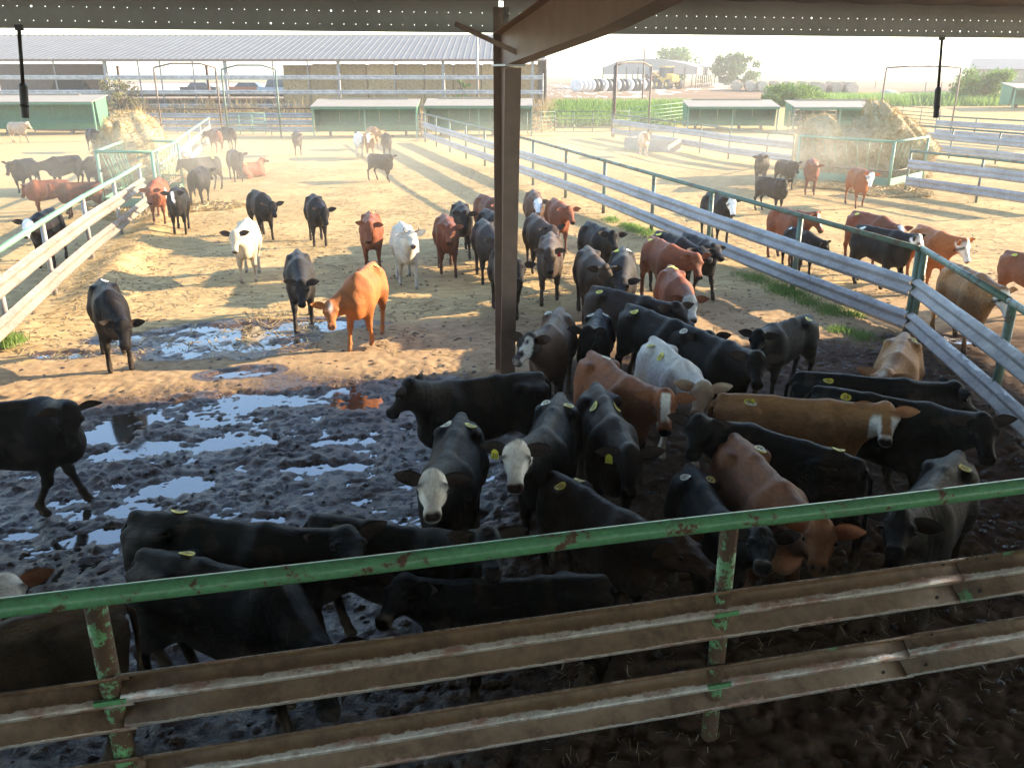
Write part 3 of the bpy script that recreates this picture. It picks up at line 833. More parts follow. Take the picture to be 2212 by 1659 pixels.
def gateway(label, pa, pb, h, mat, arch=0.25):
    a = Vector((*pa, gz(*pa))); c = Vector((*pb, gz(*pb)))
    t = thing('gate_frame', label, 'gate frame', a, 0, 'tall pipe gateways')
    MB().tube([a + Vector((0, 0, -.2)), a + Vector((0, 0, h))], 0.06, 8).build('post', mat, t, True, 'world')
    MB().tube([c + Vector((0, 0, -.2)), c + Vector((0, 0, h))], 0.06, 8).build('post', mat, t, True, 'world')
    MB().tube([a + Vector((0, 0, h)), a.lerp(c, .3) + Vector((0, 0, h + arch)), a.lerp(c, .75) + Vector((0, 0, h + arch)), c + Vector((0, 0, h))], 0.055, 8).build('crossbar', mat, t, True, 'world')
gateway('tall rusty pipe gateway at the end of the pale left fence', (-22.0, 56), (-18.6, 57.2), 4.3, M_pipe)
gateway('tall green grey pipe gateway beside the left pipe gate', (-18.3, 57.4), (-15.0, 57.8), 4.2, M_green_dull)
gateway('tall thin pipe gateway just right of the brown column', on(1326, 297), on(1385, 262), 4.6, M_pipe, 0.1)
gateway('tall pale arched pipe gateway in the right pens', on(1549 - 227, 297), on(1400, 288), 4.4, M_pipe, 0.25)
gateway('tall leaning pipe gateway behind the big hay pile', on(1895, 290), on(2052, 290), 4.3, M_pipe, 0.1)

# ------------------------------------------------------------------ feed shelters
def shelter(label, x0, x1, y, h=2.35, depth=2.0, legs=4):
    z = gz(0, y)
    t = thing('feed_shelter', label, 'shelter', (x0, y, z), 0, 'green feed shelters along the back of the pens')
    w = x1 - x0
    def P(a, b_, c_): return Vector((x0 + a, y + b_, z + c_))
    mb = MB()
    prof = [(-0.55, h - 0.42), (-0.5, h - 0.37), (depth, h), (depth + .05, h - 0.05)]
    vs = [P(-.08, q[0], q[1]) for q in prof] + [P(w + .08, q[0], q[1]) for q in prof]
    mb.add(vs, [(0, 1, 2, 3)[::-1], (4, 5, 6, 7), (0, 4, 5, 1)[::-1], (1, 5, 6, 2)[::-1], (2, 6, 7, 3)[::-1], (3, 7, 4, 0)[::-1]])
    mb.build('roof', M_pale_roof, t, local='world')
    MB().box(P(w / 2, depth - .1, h + .03), (w * .8, .12, .08)).build('ridge_cap', M_pale_roof, t, local='world')
    n = max(3, int(w / 1.2))
    for k in range(n):
        MB().box(P((k + .5) * w / n, depth - .25, (h + .35) / 2), (w / n - .02, .04, h - .45)).build('back_panel', M_shelter, t, local='world')
    for sx in (0.0, w):
        mb = MB(); vs = [P(sx - .02, .35, .3), P(sx - .02, depth - .2, .3), P(sx - .02, depth - .2, h - .05), P(sx - .02, .1, h - .3)]
        vs += [p + Vector((.04, 0, 0)) for p in vs]
        mb.add(vs, [(0, 1, 2, 3), (7, 6, 5, 4), (0, 4, 5, 1), (1, 5, 6, 2), (2, 6, 7, 3), (3, 7, 4, 0)])
        mb.build('side_panel', M_shelter, t, local='world')
        MB().box(P(sx, -.3, (h - .42) / 2), (.09, .09, h - .42)).build('post', M_green_pale, t, local='world')
    MB().box(P(w / 2, -.25, (h - .46) / 2), (.07, .07, h - .46)).build('post', M_green_pale, t, local='world')
    MB().box(P(w / 2, -.48, h - .5), (w + .1, .05, .12)).build('fascia', M_shelter, t, local='world')
    mb = MB()
    vs = []
    for sx in (0.06, w - .06): vs += [P(sx, .45, .75), P(sx, .65, .34), P(sx, 1.5, .34), P(sx, 1.6, .9)]
    mb.add(vs, [(0, 4, 5, 1), (1, 5, 6, 2), (2, 6, 7, 3), (0, 1, 2, 3), (7, 6, 5, 4)])
    mb.build('feed_trough', M_shelter, t, local='world')
    for k in range(legs):
        MB().box(P((k + .5) * w / legs, .9, .17), (.14, .3, .34)).build('trough_leg', M_pipe, t, local='world')
    return t
shelter('long green feed shelter at the left edge with cream roof and bright green end', -46, -28.2, 60.8, 2.55)
shelter('green feed shelter with cream roof in the middle of the back fence', -12.9, -6.2, 58.3)
shelter('green feed shelter half hidden behind the brown column', -5.7, 1.3, 59.5)
shelter('left one of the two green shelters right of the white faced calf and water tank', 12.6, 19.0, 64.4, 2.1)
shelter('right one of the two green shelters, behind the big hay pile', 19.9, 26.5, 63.6, 2.1)
shelter('small green shelter at the far right edge below the leafy tree', 41.0, 48.5, 74, 2.0)

# ------------------------------------------------------------------ water tank
c0 = on(1362, 322); c1 = on(1452, 327)
t = thing('water_tank', 'long grey concrete water trough in the right pen', 'trough', (*c0, 0))
d = Vector((c1[0] - c0[0], c1[1] - c0[1] - 0.6, 0)); Lt = d.length; ang = math.atan2(d.y, d.x); cc = Vector((*c0, 0)) + d / 2
Mz = Matrix.Rotation(ang, 3, 'Z')
for (ox, oy, sx, sy) in ((0, -.55, Lt, .12), (0, .55, Lt, .12), (-Lt / 2 + .06, 0, .12, .98), (Lt / 2 - .06, 0, .12, .98)):
    MB().box(cc + Mz @ Vector((ox, oy, .33)), (sx, sy, .66), ang).build('tank_wall', M_concrete, t, local='world')
MB().box(cc + Vector((0, 0, .28)), (Lt - .25, .97, .5), ang).build('water', MATS['puddle_water'], t, local='world')

# ------------------------------------------------------------------ hay piles in pipe feeders
def hay_pile(label, blobs, lo, hi, h=0.11, seed=1, fringe=9000):
    F = Field(lo, hi, h)
    for (c, r, tl) in blobs: F.ell(c, r, 0.25, tl)
    X, Y, Z = np.meshgrid(*F.ax, indexing='ij')
    nse = (fbm(X * 2.2 + Z * 1.3, Y * 2.2 - Z * 1.9, seed, 3) - 0.5) * 0.35 + (fbm(X * 6 + Z * 5, Y * 6 - Z * 4, seed + 7, 2) - .5) * 0.12
    F.D += (nse * 1.35 + np.abs(fbm(X * 1.1 + Z, Y * 1.1 - Z, seed + 3, 2) - .5) * -.5 + .08).astype(np.float32)
    V, Q = F.mesh()
    V[:, 2] = np.maximum(V[:, 2], -0.05)
    t = thing('hay_pile', label, 'hay', (float(V[:, 0].mean()), float(V[:, 1].mean()), 0))
    off = np.array(t.location)
    o = link('hay_heap', np_mesh('hay_heap', V - off, Q, M_hay), t)
    k = rng.integers(0, len(V), fringe)
    p = V[k]; ctr = V.mean(0)
    dr = p - ctr; dr /= np.linalg.norm(dr, axis=1)[:, None] + 1e-6
    dd = rng.normal(0, .6, (fringe, 3)) + dr * .5 + np.array((0, 0, -.25)); dd /= np.linalg.norm(dd, axis=1)[:, None]
    L = rng.uniform(.08, .34, fringe)[:, None]
    sd = np.cross(dd, rng.normal(0, 1, (fringe, 3))); sd /= np.linalg.norm(sd, axis=1)[:, None] + 1e-6
    sd *= rng.uniform(.006, .013, fringe)[:, None]
    a = p + dr * .0; VV = np.stack([a - sd, a + sd, a + dd * L], 1).reshape(-1, 3) - off
    s = link('hay_wisps', np_mesh('hay_wisps', VV, np.arange(3 * fringe).reshape(-1, 3), M_straw, False), t)
    s['kind'] = 'stuff'
    return t
hy = 36.4
def hp(u, v, dy=0.0): return far(u, v, hy + dy)
def bl(u, v, rx, rz, dy=0.0, ry=1.3, tl=0.0):
    return (hp(u, v, dy), (rx, ry, rz), tl)
hay_pile('huge pointed hay pile heaped in the right green feeder',
         [bl(1890, 300, 0.85, 1.15), bl(1893, 258, .30, .62), bl(1905, 275, .45, .6), bl(1930, 303, 1.4, .95, 0, 1.3, -.55), bl(1985, 325, .5, .45), bl(1840, 315, 1.3, .75, 0, 1.3),
          bl(1770, 288, .72, .72), bl(1778, 330, 1.1, .9), bl(1850, 370, 1.9, .75, 0, 1.1), bl(1940, 380, 1.2, .6, 0, 1.0), bl(1890, 400, 2.2, .4, 0, 1.2)],
         (10.0, 34.4, -0.2), (19.0, 38.4, 4.0), 0.1, 3, 14000)
hy = 32.6
hay_pile('tall hay pile sunlit on one side in the left green feeder',
         [bl(285, 285, .55, .7), bl(262, 275, .45, .45), bl(305, 310, .8, .7), bl(285, 340, 1.15, .7), bl(265, 325, .8, .9), bl(310, 370, 1.3, .6), bl(300, 400, 1.4, .35)],
         (-17.5, 30.6, -0.2), (-11.0, 34.8, 3.4), 0.1, 9, 9000)

def feeder(label, corners, h, mat, inner):
    t = thing('hay_feeder', label, 'feeder', (*corners[0], 0))
    n = len(corners)
    for i, (x, y) in enumerate(corners):
        post(t, x, y, -.1, h, .055, mat)
    for i in range(n):
        a, c = corners[i], corners[(i + 1) % n]
        MB().tube([(*a, h), (*c, h)], .05, 8).build('top_rail', mat, t, True, 'world')
        MB().tube([(*a, .62), (*c, .62)], .035, 8).build('middle_rail', M_pipe, t, True, 'world')
        mb = MB(); A = Vector((*a, 0.2)); Cc = Vector((*c, .2)); mb.beam(A, Cc, .03, .36); mb.build('bottom_panel', mat, t, local='world')
        A = Vector((*a, 0)); Cc = Vector((*c, 0)); m_ = Vector((*inner, 0))
        k = int((Cc - A).length / .45)
        for j in range(1, k):
            p = A.lerp(Cc, j / k)
            q = p.lerp(m_, .22)
            MB().tube([p + Vector((0, 0, h)), q + Vector((0, 0, .4))], .014, 5).build('slant_bar', mat, t, True, 'world')
    return t
FR = [on(1729, 294, 1.7), on(1918, 409), on(1991, 391), on(1850, 352)]
feeder('green pipe hay feeder around the big right hay pile', FR, 1.7, M_green_pale, (14.6, 36.0))
FL = [on(228, 453), on(345, 456), on(398, 418), on(290, 412)]
feeder('green pipe hay feeder around the left hay pile', FL, 1.8, M_green_pale, (-12.2, 30.2))

def spilled(cx, cy, r, n, label):
    a = rng.uniform(0, 6.28, n); q = r * np.sqrt(rng.random(n)) * (1 + .3 * np.sin(a * 3))
    x = cx + np.cos(a) * q; y = cy + np.sin(a) * q * .8; z = .03 + rng.random(n) * .10
    l = rng.uniform(.08, .22, n); b_ = rng.uniform(0, 6.28, n); w_ = .011
    dx, dy = np.cos(b_) * l, np.sin(b_) * l
    V = np.stack([np.stack([x - dx - dy * .05, y - dy + dx * .05, z - .03], -1), np.stack([x + dx, y + dy, z + rng.uniform(-.02, .06, n)], -1), np.stack([x + dx * .2 + dy * .12, y + dy * .2 - dx * .12, z], -1)], 1).reshape(-1, 3)
    tag(link('spilled_hay', np_mesh('spilled_hay', V, np.arange(3 * n).reshape(-1, 3), M_straw, False)), label, 'hay', kind='stuff')
spilled(13.6, 32.6, 2.6, 9000, 'loose hay spilled on the ground round the right feeder')
spilled(-11.2, 27.4, 2.2, 7000, 'loose hay spilled on the ground round the left feeder')

# ------------------------------------------------------------------ hay barn behind the pens
by = 75.0; bz0 = 1.2
t = thing('hay_barn', 'long open hay barn with pale corrugated roof across the back left', 'barn', (-25, by, bz0))
bx0, bx1 = -56.0, 2.75
mb = MB(); n = int((bx1 - bx0) / 0.55)
prof = []
for i in range(n):
    x = bx0 + i * (bx1 - bx0) / n; w = (bx1 - bx0) / n
    prof += [(x, 0), (x + w * .7, 0), (x + w * .76, .022), (x + w * .94, .022)]
prof.append((bx1, 0))
vs = []
for (yy, zz) in ((by - .6, 4.98), (by + 12, 7.22), (by + 24.5, 4.98)):
    vs += [(x, yy, zz + dz) for x, dz in prof]
k = len(prof)
mb.add(vs, [(j * k + i, j * k + i + 1, (j + 1) * k + i + 1, (j + 1) * k + i) for j in range(2) for i in range(k - 1)])
mb.build('roof', M_roofing, t, local='world')
MB().box(((bx0 + bx1) / 2, by - .5, 4.9), (bx1 - bx0, .14, .14)).build('eave_beam', M_steel_dark, t, local='world')
MB().box(((bx0 + bx1) / 2, by + 12, 7.27), (bx1 - bx0, .4, .05)).build('ridge_cap', M_roofing, t, local='world')
for u in (232, 490, 733, 958, 1150, -20, -260):
    x = far(u, 180, by)[0]
    MB().box((x, by, (4.83 + bz0) / 2), (.24, .24, 4.83 - bz0)).build('post', M_galv_post, t, local='world')
    MB().box((x, by, bz0 + .2), (.42, .42, .5)).build('post_footing', M_concrete, t, local='world')
    MB().box((x + .3, by + 24, (4.6 + bz0) / 2), (.24, .24, 4.6 - bz0)).build('back_post', M_steel_dark, t, local='world')
for u in (118, 347, 418, 852, 300, 590, 665):
    x = far(u, 180, by)[0]
    MB().box((x, by + .3, (4.9 + bz0) / 2), (.09, .09, 4.9 - bz0)).build('thin_post', M_galv_post, t, local='world')
MB().box((far(30, 150, by + 23)[0], by + 23, 3.0), (19.5, .12, 3.5)).build('back_wall', M_steel_dark, t, local='world')
MB().box((-30, by + 23.3, 1.75), (38, .2, .7)).build('low_wall', M_wood, t, local='world')
MB().box((bx1 + .05, by + 12, 3.2), (.12, 24, 3.6)).build('end_wall', M_wood, t, local='world')
o = MB().add([(-75, by + 27, 1.225), (15, by + 27, 1.225), (60, by + 130, 1.225), (-160, by + 130, 1.225)], [(0, 1, 2, 3)]).build('yard', simple('overexposed_yard', (0.5, 0.44, 0.36), (0.42, 0.36, 0.29), 0.9, 0, .3)); tag(o, kind='structure')  # pale sheet added so the ground beyond the barn looks overexposed
# guardrails in front of the barn
bp = [(far(u, 200, by - 3)[0], by - 3) for u in (-180, 0, 235, 492, 735, 960, 1172)]
tt = fence_run('barn_guardrail', 'three row pale guardrail fence along the front of the hay barn', bp, bp, 2.9, (2.45, 1.35, .3), (0, -1), (M_galv, M_galv_post, beam_mat('pale_guardrail', (0.5, 0.47, 0.43), (0.58, 0.56, 0.52), None, .6, .5, .2)), 'fence', None, .05, .07, rail=False)
# bales inside
bw, bh, bd = 2.35, 1.12, 1.1
proto = None
xb = far(1163, 180, by + 1.5)[0]
for row in range(3):
    for i in range(9):
        x = xb - (i + .5) * (bw + .04)
        if row == 2 and x < far(665, 150, by)[0]: continue
        if proto is None:
            mb = MB()
            F = Field((-bw / 2 - .15, -bd / 2 - .15, -bh / 2 - .15), (bw / 2 + .15, bd / 2 + .15, bh / 2 + .15), .1)
            X, Y, Z = np.meshgrid(*F.ax, indexing='ij')
            F.D = (np.maximum(np.maximum(np.abs(X) - bw / 2, np.abs(Y) - bd / 2), np.abs(Z) - bh / 2) + (fbm(X * 3 + Z, Y * 3 + Z * 2, 2, 3) - .5) * .16).astype(np.float32)
            V, Q = F.mesh()
            proto = np_mesh('straw_bale', V, Q, M_bale)
        o = link('straw_bale', proto, None, (x, by + 1.6 + random.uniform(-.15, .15) + (row == 2) * .1, bz0 + bh / 2 + row * (bh + .02)), (0, 0, math.pi * (i % 2) + random.uniform(-.03, .03)))
        tag(o, f'big square straw bale, {NTH[i + 1]} from the right in the ' + ('bottom', 'middle', 'top')[row] + ' row of the barn stack', 'bale', 'straw bales stacked in the barn')
# back rows keep the stack solid
mb = MB(); mb.box((xb - 4.6 * bw, by + 4, bz0 + 1.7), (9.2 * bw, 3.4, 3.3)).build('inner_stack', M_bale, t, local='world')

# ------------------------------------------------------------------ plants
def leaf_cards(centers, size, n_each, spread, flat=1.0):
    C = np.repeat(np.array(centers), n_each, 0)
    n = len(C)
    sp = np.repeat(np.array(spread).reshape(-1, 1) if hasattr(spread, '__len__') else np.full((len(centers), 1), spread), n_each, 0)
    g = rng.normal(0, 1, (n, 3)); g /= np.linalg.norm(g, axis=1)[:, None]
    p = C + g * sp * (rng.random((n, 1)) ** .45) * np.array((1, 1, flat))
    a = rng.normal(0, 1, (n, 3)); a /= np.linalg.norm(a, axis=1)[:, None]
    b_ = np.cross(a, rng.normal(0, 1, (n, 3))); b_ /= np.linalg.norm(b_, axis=1)[:, None]
    s = rng.uniform(size * .6, size * 1.3, (n, 1))
    V = np.stack([p - a * s, p + b_ * s * .5, p + a * s, p - b_ * s * .5], 1).reshape(-1, 3)
    return V, np.arange(4 * n).reshape(-1, 4)

def tree(label, x, y, h, w, mat, trunk_h, group=None, nb=34, leaf=.16, each=110, seed=0, name='tree', flat=.8):
    z = gz(x, y)
    t = thing(name, label, 'tree', (x, y, z), 0, group)
    mb = MB(); mb.tube([(0, 0, -.2), (.05, 0, trunk_h * .6), (-.05, .05, trunk_h), (0, 0, h * .7)], [w * .045 + .06, w * .035 + .05, w * .03 + .04, .04], 8)
    tr = mb.build('trunk', M_bark, t, True)
    rs = np.random.default_rng(seed); cs = []; sp = []
    for i in range(nb):
        a = rs.uniform(0, 2 * math.pi); q = rs.random() ** .5
        zz = rs.uniform(-1, 1)
        rr = math.sqrt(max(0, 1 - zz * zz * .85)) * q
        c = (math.cos(a) * rr * w * .46, math.sin(a) * rr * w * .46, trunk_h + (h - trunk_h) * (.5 + zz * .42))
        cs.append(c); sp.append(w * rs.uniform(.09, .17))
        if i % 4 == 0: MB().tube([(0, 0, trunk_h * rs.uniform(.7, 1.2)), (c[0] * .5, c[1] * .5, c[2] * .75), c], [.07, .05, .02], 5).build('limb', M_bark, t, True)
    V, Q = leaf_cards(cs, leaf, each, sp, flat)
    link('crown', np_mesh('crown', V, Q, mat, False), t)
    return t
def ptree(label, u, vbase, vtop, wpx, y, mat, **k):
    x, _, zb = far(u, vbase, y); h = far(u, vtop, y)[2] - gz(x, y); w = wpx / FPX * y * 1.06
    return tree(label, x, y, h, w, mat, k.pop('th', .25) * h, **k)
ptree('round bright green leafy tree at the far right in front of the right barn', 2118, 235, 150, 118, 82, M_leaf_l, seed=1, th=.12, nb=46, each=150, leaf=.14)
ptree('dark green tree standing right of the open machine shed', 1588, 170, 115, 92, 165, M_leaf, seed=2, th=.05, nb=44, each=110, leaf=.3)
ptree('wide dark tree rising behind the machine shed roof', 1455, 178, 104, 110, 190, M_leaf, seed=3, th=.1, nb=44, each=110, leaf=.34)
ptree('low pale green bush behind the right feed shelters', 1712, 228, 185, 120, 78, M_leaf_l, seed=4, th=.05, nb=40, each=120, leaf=.12, name='bush', flat=.6)
ptree('straggly brown green shrub in front of the barn at left', 258, 228, 172, 95, 71, M_scrub, seed=5, th=.1, nb=26, each=45, leaf=.11, name='bush')
ptree('small bright shrub growing against the barn bales', 1000, 222, 168, 36, 72.5, M_weed, seed=6, th=.1, nb=10, each=60, leaf=.1, name='bush')

def tufts(label, cat, pts, hgt, n_blade, mat, spread, width=.02, name='weeds', kind='stuff'):
    P = np.repeat(np.array(pts, float), n_blade, 0); n = len(P)
    P[:, :2] += rng.normal(0, spread, (n, 2))
    hh = rng.uniform(.4, 1.1, (n, 1)) * hgt
    d = np.concatenate([rng.normal(0, .35, (n, 2)), np.ones((n, 1))], 1) * hh
    a = rng.uniform(0, math.pi, n); s = np.stack([np.cos(a), np.sin(a), 0 * a], 1) * width
    V = np.stack([P - s, P + s, P + d * .55 + s * .8, P + d], 1).reshape(-1, 3)
    return tag(link(name, np_mesh(name, V, np.arange(4 * n).reshape(-1, 4), mat, False)), label, cat, kind=kind)
def band(u0, u1, y0, y1, n, extra=0.0):
    out = []
    for _ in range(n):
        y = random.uniform(y0, y1); u = random.uniform(u0, u1)
        x = (u - CX) / FPX * y * 1.02
        out.append((x, y, gz(x, y) + extra))
    return out
tufts('rank green weeds behind the back pens left of the shelters', 'weeds', band(1195, 1460, 67, 76, 190), 0.8, 60, M_weed, .5, .05)
tufts('green weeds growing beyond the right hay pile', 'weeds', band(1640, 2130, 78, 90, 260), 1.0, 55, M_weed, .7, .05)
tufts('bank of dry yellow grass below the hay barn', 'dry grass', band(205, 1190, 64.5, 72, 300), .8, 40, M_drygrass, .6, .04)
tufts('tall dry weed stalks along the barn guardrail', 'dry grass', band(0, 1190, 70.5, 72.3, 120), 1.5, 22, M_drygrass, .3, .03)
def fs(y, d): return (6.6 - .297 * (y - 13.85) - d, y, float(ground_h(np.array([6.6 - .297 * (y - 13.85) - d]), np.array([y]))[0]))
tufts('bright green grass growing along the foot of the long middle fence', 'grass', [fs(random.uniform(20.6, 25.5), random.uniform(.08, .4)) for _ in range(42)], .14, 60, M_weed, .12, .008, 'fence_grass')
tufts('green grass patch at the fence foot near the corner post', 'grass', [fs(random.uniform(14.9, 18.3), random.uniform(.08, .5)) for _ in range(40)], .11, 60, M_weed, .12, .007, 'fence_grass')
tufts('small green grass tuft beside the corner post', 'grass', [fs(random.uniform(13.3, 14.0), random.uniform(.75, 1.2)) for _ in range(10)], .10, 60, M_weed, .1, .006, 'fence_grass')
tufts('small green weed at the left edge under the white fence', 'grass', [(*on(random.uniform(-10, 35), random.uniform(745, 765)), .1) for _ in range(12)], .2, 60, M_weed, .1, .008, 'fence_grass')

# ------------------------------------------------------------------ machine shed, tractors, bales, poles beyond
sy = 150.0
def spt(u, v, y=sy): return Vector(far(u, v, y))
t = thing('machine_shed', 'open steel machine shed with low curved roof in the distance', 'shed', (*spt(1420, 190)[:2], 1.2))
A = spt(1303, 146); B = spt(1505, 146); Cp = Vector((spt(1540, 140, 176).x, 176, A.z)); Dp = A + (Cp - B)
rd = 1.35
mb = MB(); ns_ = 8; vs = []
for base_, end_ in ((A, B), (Dp, Cp)):
    for i in range(ns_ + 1):
        p = base_.lerp(end_, i / ns_); vs.append(p + Vector((0, 0, rd * math.sin(math.pi * (i / ns_) ** .85) ** .9 * 1.0)))
mb.add(vs, [(i, i + 1, ns_ + 2 + i, ns_ + 1 + i) for i in range(ns_)]); mb.build('roof', M_roofing, t, False, 'world')
mb = MB(); mb.add([A + Vector((0, 0, -1.1)), B + Vector((0, 0, -1.1))] + vs[:ns_ + 1][::-1], [tuple(range(ns_ + 3))]); mb.build('gable', simple('gable_tan', (.36, .33, .29), None, .6), t, local='world')
mb = MB(); mb.add([B + Vector((0, 0, -1.2)), Cp + Vector((0, 0, -1.2)), Cp, B], [(0, 1, 2, 3)]); mb.build('side_skirt', M_pale_roof, t, local='world')
for i in range(9):
    for a_, b_ in ((A, B), (Dp, Cp)):
        p = a_.lerp(b_, i / 8); MB().box((p.x, p.y, (p.z + 1.2) / 2), (.16, .16, p.z - 1.2)).build('post', M_pipe, t, local='world')
for i in range(1, 8):
    p = B.lerp(Cp, i / 8); MB().box((p.x, p.y, (p.z + 1.2) / 2), (.16, .16, p.z - 1.2)).build('post', M_pipe, t, local='world')
for z in (1.9, 2.6, 3.3):
    MB().beam(B.lerp(Cp, 0) * 1 + Vector((0, 0, z - B.z)), Cp + Vector((0, 0, z - Cp.z)), .06, .12).build('side_rail', M_pipe, t, local='world')

def loader(label, u, v, y, mat, s=1.0, rz=0.0):
    x, _, _ = far(u, v, y)
    t = thing('loader', label, 'loader', (x, y, 1.2), rz, None, s)
    MB().box((0, 0, 1.35), (1.9, 3.2, .7)).build('chassis', mat, t)
    mb = MB(); mb.add([(-.7, -1.9, 1.2), (.7, -1.9, 1.2), (.7, -.3, 1.2), (-.7, -.3, 1.2), (-.62, -1.8, 2.1), (.62, -1.8, 2.1), (.7, -.3, 2.35), (-.7, -.3, 2.35)],
                      [(0, 3, 2, 1), (4, 5, 6, 7), (0, 1, 5, 4), (1, 2, 6, 5), (2, 3, 7, 6), (3, 0, 4, 7)]); mb.build('hood', mat, t)
    mb = MB()
    for px in (-.75, .75):
        for py in (.0, 1.3): mb.box((px, py, 2.6), (.1, .1, 1.5))
    mb.build('cab_frame', M_tyre, t)
    MB().box((0, .65, 2.55), (1.4, 1.2, 1.3)).build('cab_glass', M_glass, t)
    MB().box((0, .65, 3.4), (1.8, 1.7, .14)).build('cab_roof', mat, t)
    for sx in (-1.15, 1.15):
        for sy_, r in ((-1.3, .75), (1.2, .75)):
            w = MB().tube([(sx - .25, sy_, .75), (sx - .22, sy_, .75), (sx + .22, sy_, .75), (sx + .25, sy_, .75)], [r * .8, r, r, r * .8], 16).build('wheel', M_tyre, t)
            MB().tube([(sx - .26, sy_, .75), (sx + .26, sy_, .75)], r * .45, 12).build('rim', mat, w)
    for sx in (-.6, .6): MB().beam((sx, .9, 1.8), (sx, 3.3, 2.4), .16, .3).build('lift_arm', mat, t)
    mb = MB(); mb.add([(-1.2, 3.2, 2.0), (1.2, 3.2, 2.0), (1.2, 4.1, 1.9), (-1.2, 4.1, 1.9), (-1.2, 3.2, 2.9), (1.2, 3.2, 2.9)], [(0, 1, 2, 3), (0, 1, 5, 4), (0, 3, 4), (1, 5, 2)]); mb.build('bucket', M_galv_post, t)
    return t
loader('yellow wheel loader parked at the front of the machine shed', 1443, 188, 146, M_yellow, 1.0, R(28))
loader('smaller orange loader parked inside the machine shed', 1403, 186, 154, M_orange, .85, R(-10))

def bale_mesh(r, w, mat, seed):
    mb = MB(); n = 18
    prof = [(-w / 2, 0.0), (-w / 2 - .02, r * .55), (-w / 2 + .01, r * .93), (-w / 2 + .1, r), (0, r * 1.015), (w / 2 - .1, r), (w / 2 - .01, r * .93), (w / 2 + .02, r * .55), (w / 2, 0.0)]
    vs = []; rs = np.random.default_rng(seed)
    jit = 1 + rs.normal(0, .02, n)
    for (a, q) in prof:
        for k in range(n):
            an = 2 * math.pi * k / n; vs.append((math.cos(an) * q * jit[k], a, math.sin(an) * q * jit[k]))
    m_ = len(prof)
    fs_ = [(j * n + k, j * n + (k + 1) % n, (j + 1) * n + (k + 1) % n, (j + 1) * n + k) for j in range(m_ - 1) for k in range(n)]
    me = bpy.data.meshes.new('round_bale'); me.from_pydata(vs, [], fs_); me.materials.append(mat)
    me.polygons.foreach_set('use_smooth', np.ones(len(fs_), bool)); me.update()
    return me
M_rbale = hay_mat('round_bale_hay', (0.40, 0.29, 0.19), (0.50, 0.38, 0.27), (0.27, 0.18, 0.11))
rbm = bale_mesh(.74, 1.35, M_rbale, 4)
rbm.materials.append(hay_mat('bale_end', (0.52, 0.41, 0.29), (0.6, 0.48, 0.35), (0.36, 0.26, 0.17)))
for p_ in rbm.polygons:
    if abs(p_.normal.y) > .8: p_.material_index = 1
for jr, (u, v) in enumerate(((1581, 200), (1611, 201), (1637, 202), (1664, 201), (1696, 204), (1727, 203), (1758, 206), (1793, 206), (1826, 207))):
    bx_, by_ = on(u, v - 3, 1.2)
    by_ *= .98
    for k in range(8):
        o = link('round_bale', rbm, None, (bx_ + 0.31 * k, by_ + 1.36 * k, 1.2 + .72), (0, random.uniform(0, 6), R(-13) + random.uniform(-.07, .07)))
        tag(o, f'round hay bale, {NTH[k + 1]} from the front in the {NTH[jr + 1]} row from the left', 'bale', 'round hay bales in rows')
wm = [bale_mesh(.9, 1.3, m_, 7) for m_ in (M_wrap_w, M_wrap_k)]
for k in range(17):
    u = 1248 + 9.2 * k
    p = far(u, 188, 128 + .35 * k)
    w_ = 0 if k < 4 or k % 3 == 0 else 1
    o = link('wrapped_bale', wm[w_], None, (p[0], p[1], 1.2 + .85), (0, 0, R(-25)))
    tag(o, ('white' if w_ == 0 else 'black') + f' plastic wrapped round bale, {NTH[k + 1]} from the left in the distant row', 'bale', ('white' if w_ == 0 else 'black') + ' wrapped bales in a row')

def pole(label, u, vb, vt, y, r=.13, mat=M_wood, cross=True, name='utility_pole', cat='pole'):
    x, _, z1 = far(u, vt, y); z0 = gz(x, y)
    t = thing(name, label, cat, (x, y, z0))
    MB().tube([(x, y, z0 - .3), (x, y, z1)], [r, r * .75], 8).build('shaft', mat, t, True, 'world')
    if cross: MB().beam((x - .9, y, z1 - .5), (x + .9, y, z1 - .5), .1, .12).build('crossarm', mat, t, local='world')
    return t
pole('tall grey pole standing in front of the barn roof near the brown column', 1030, 225, 66, 72.5, .13, M_galv_post, False, 'tall_pole')
pole('wooden utility pole behind the dark tree', 1549, 170, 108, 210)
pole('wooden utility pole above the right barn', 2190, 160, 110, 190)
for k, (u, v) in enumerate(((1998, 198), (2102 - 70, 197), (1845, 196), (2096 - 340, 198), (1890, 193))):
    x, y = on(u, v, 1.2)
    tag(MB().tube([(x, y, 1.0), (x, y, 2.5)], .07, 6).build('fence_post', M_wood), f'dark wooden post of the far field fence, ' + ('second from the right', 'rightmost', 'third from the left', 'leftmost', 'fourth from the left')[k], 'post', 'posts of the far field fence')

F = Field((-2.6, -2.2, -.3), (2.6, 2.2, 1.6), .2); F.ell((0, 0, 0), (2.2, 1.8, .55), .2); F.ell((0, 0, .4), (1.1, .9, .6), .5)
V, Q = F.mesh(); gp = on(1918, 216, 1.2)
tag(link('gravel_pile', np_mesh('gravel_pile', V, Q, M_gravel), None, (gp[0], gp[1], 1.2)), 'low grey gravel pile on the bare ground at right', 'gravel pile')

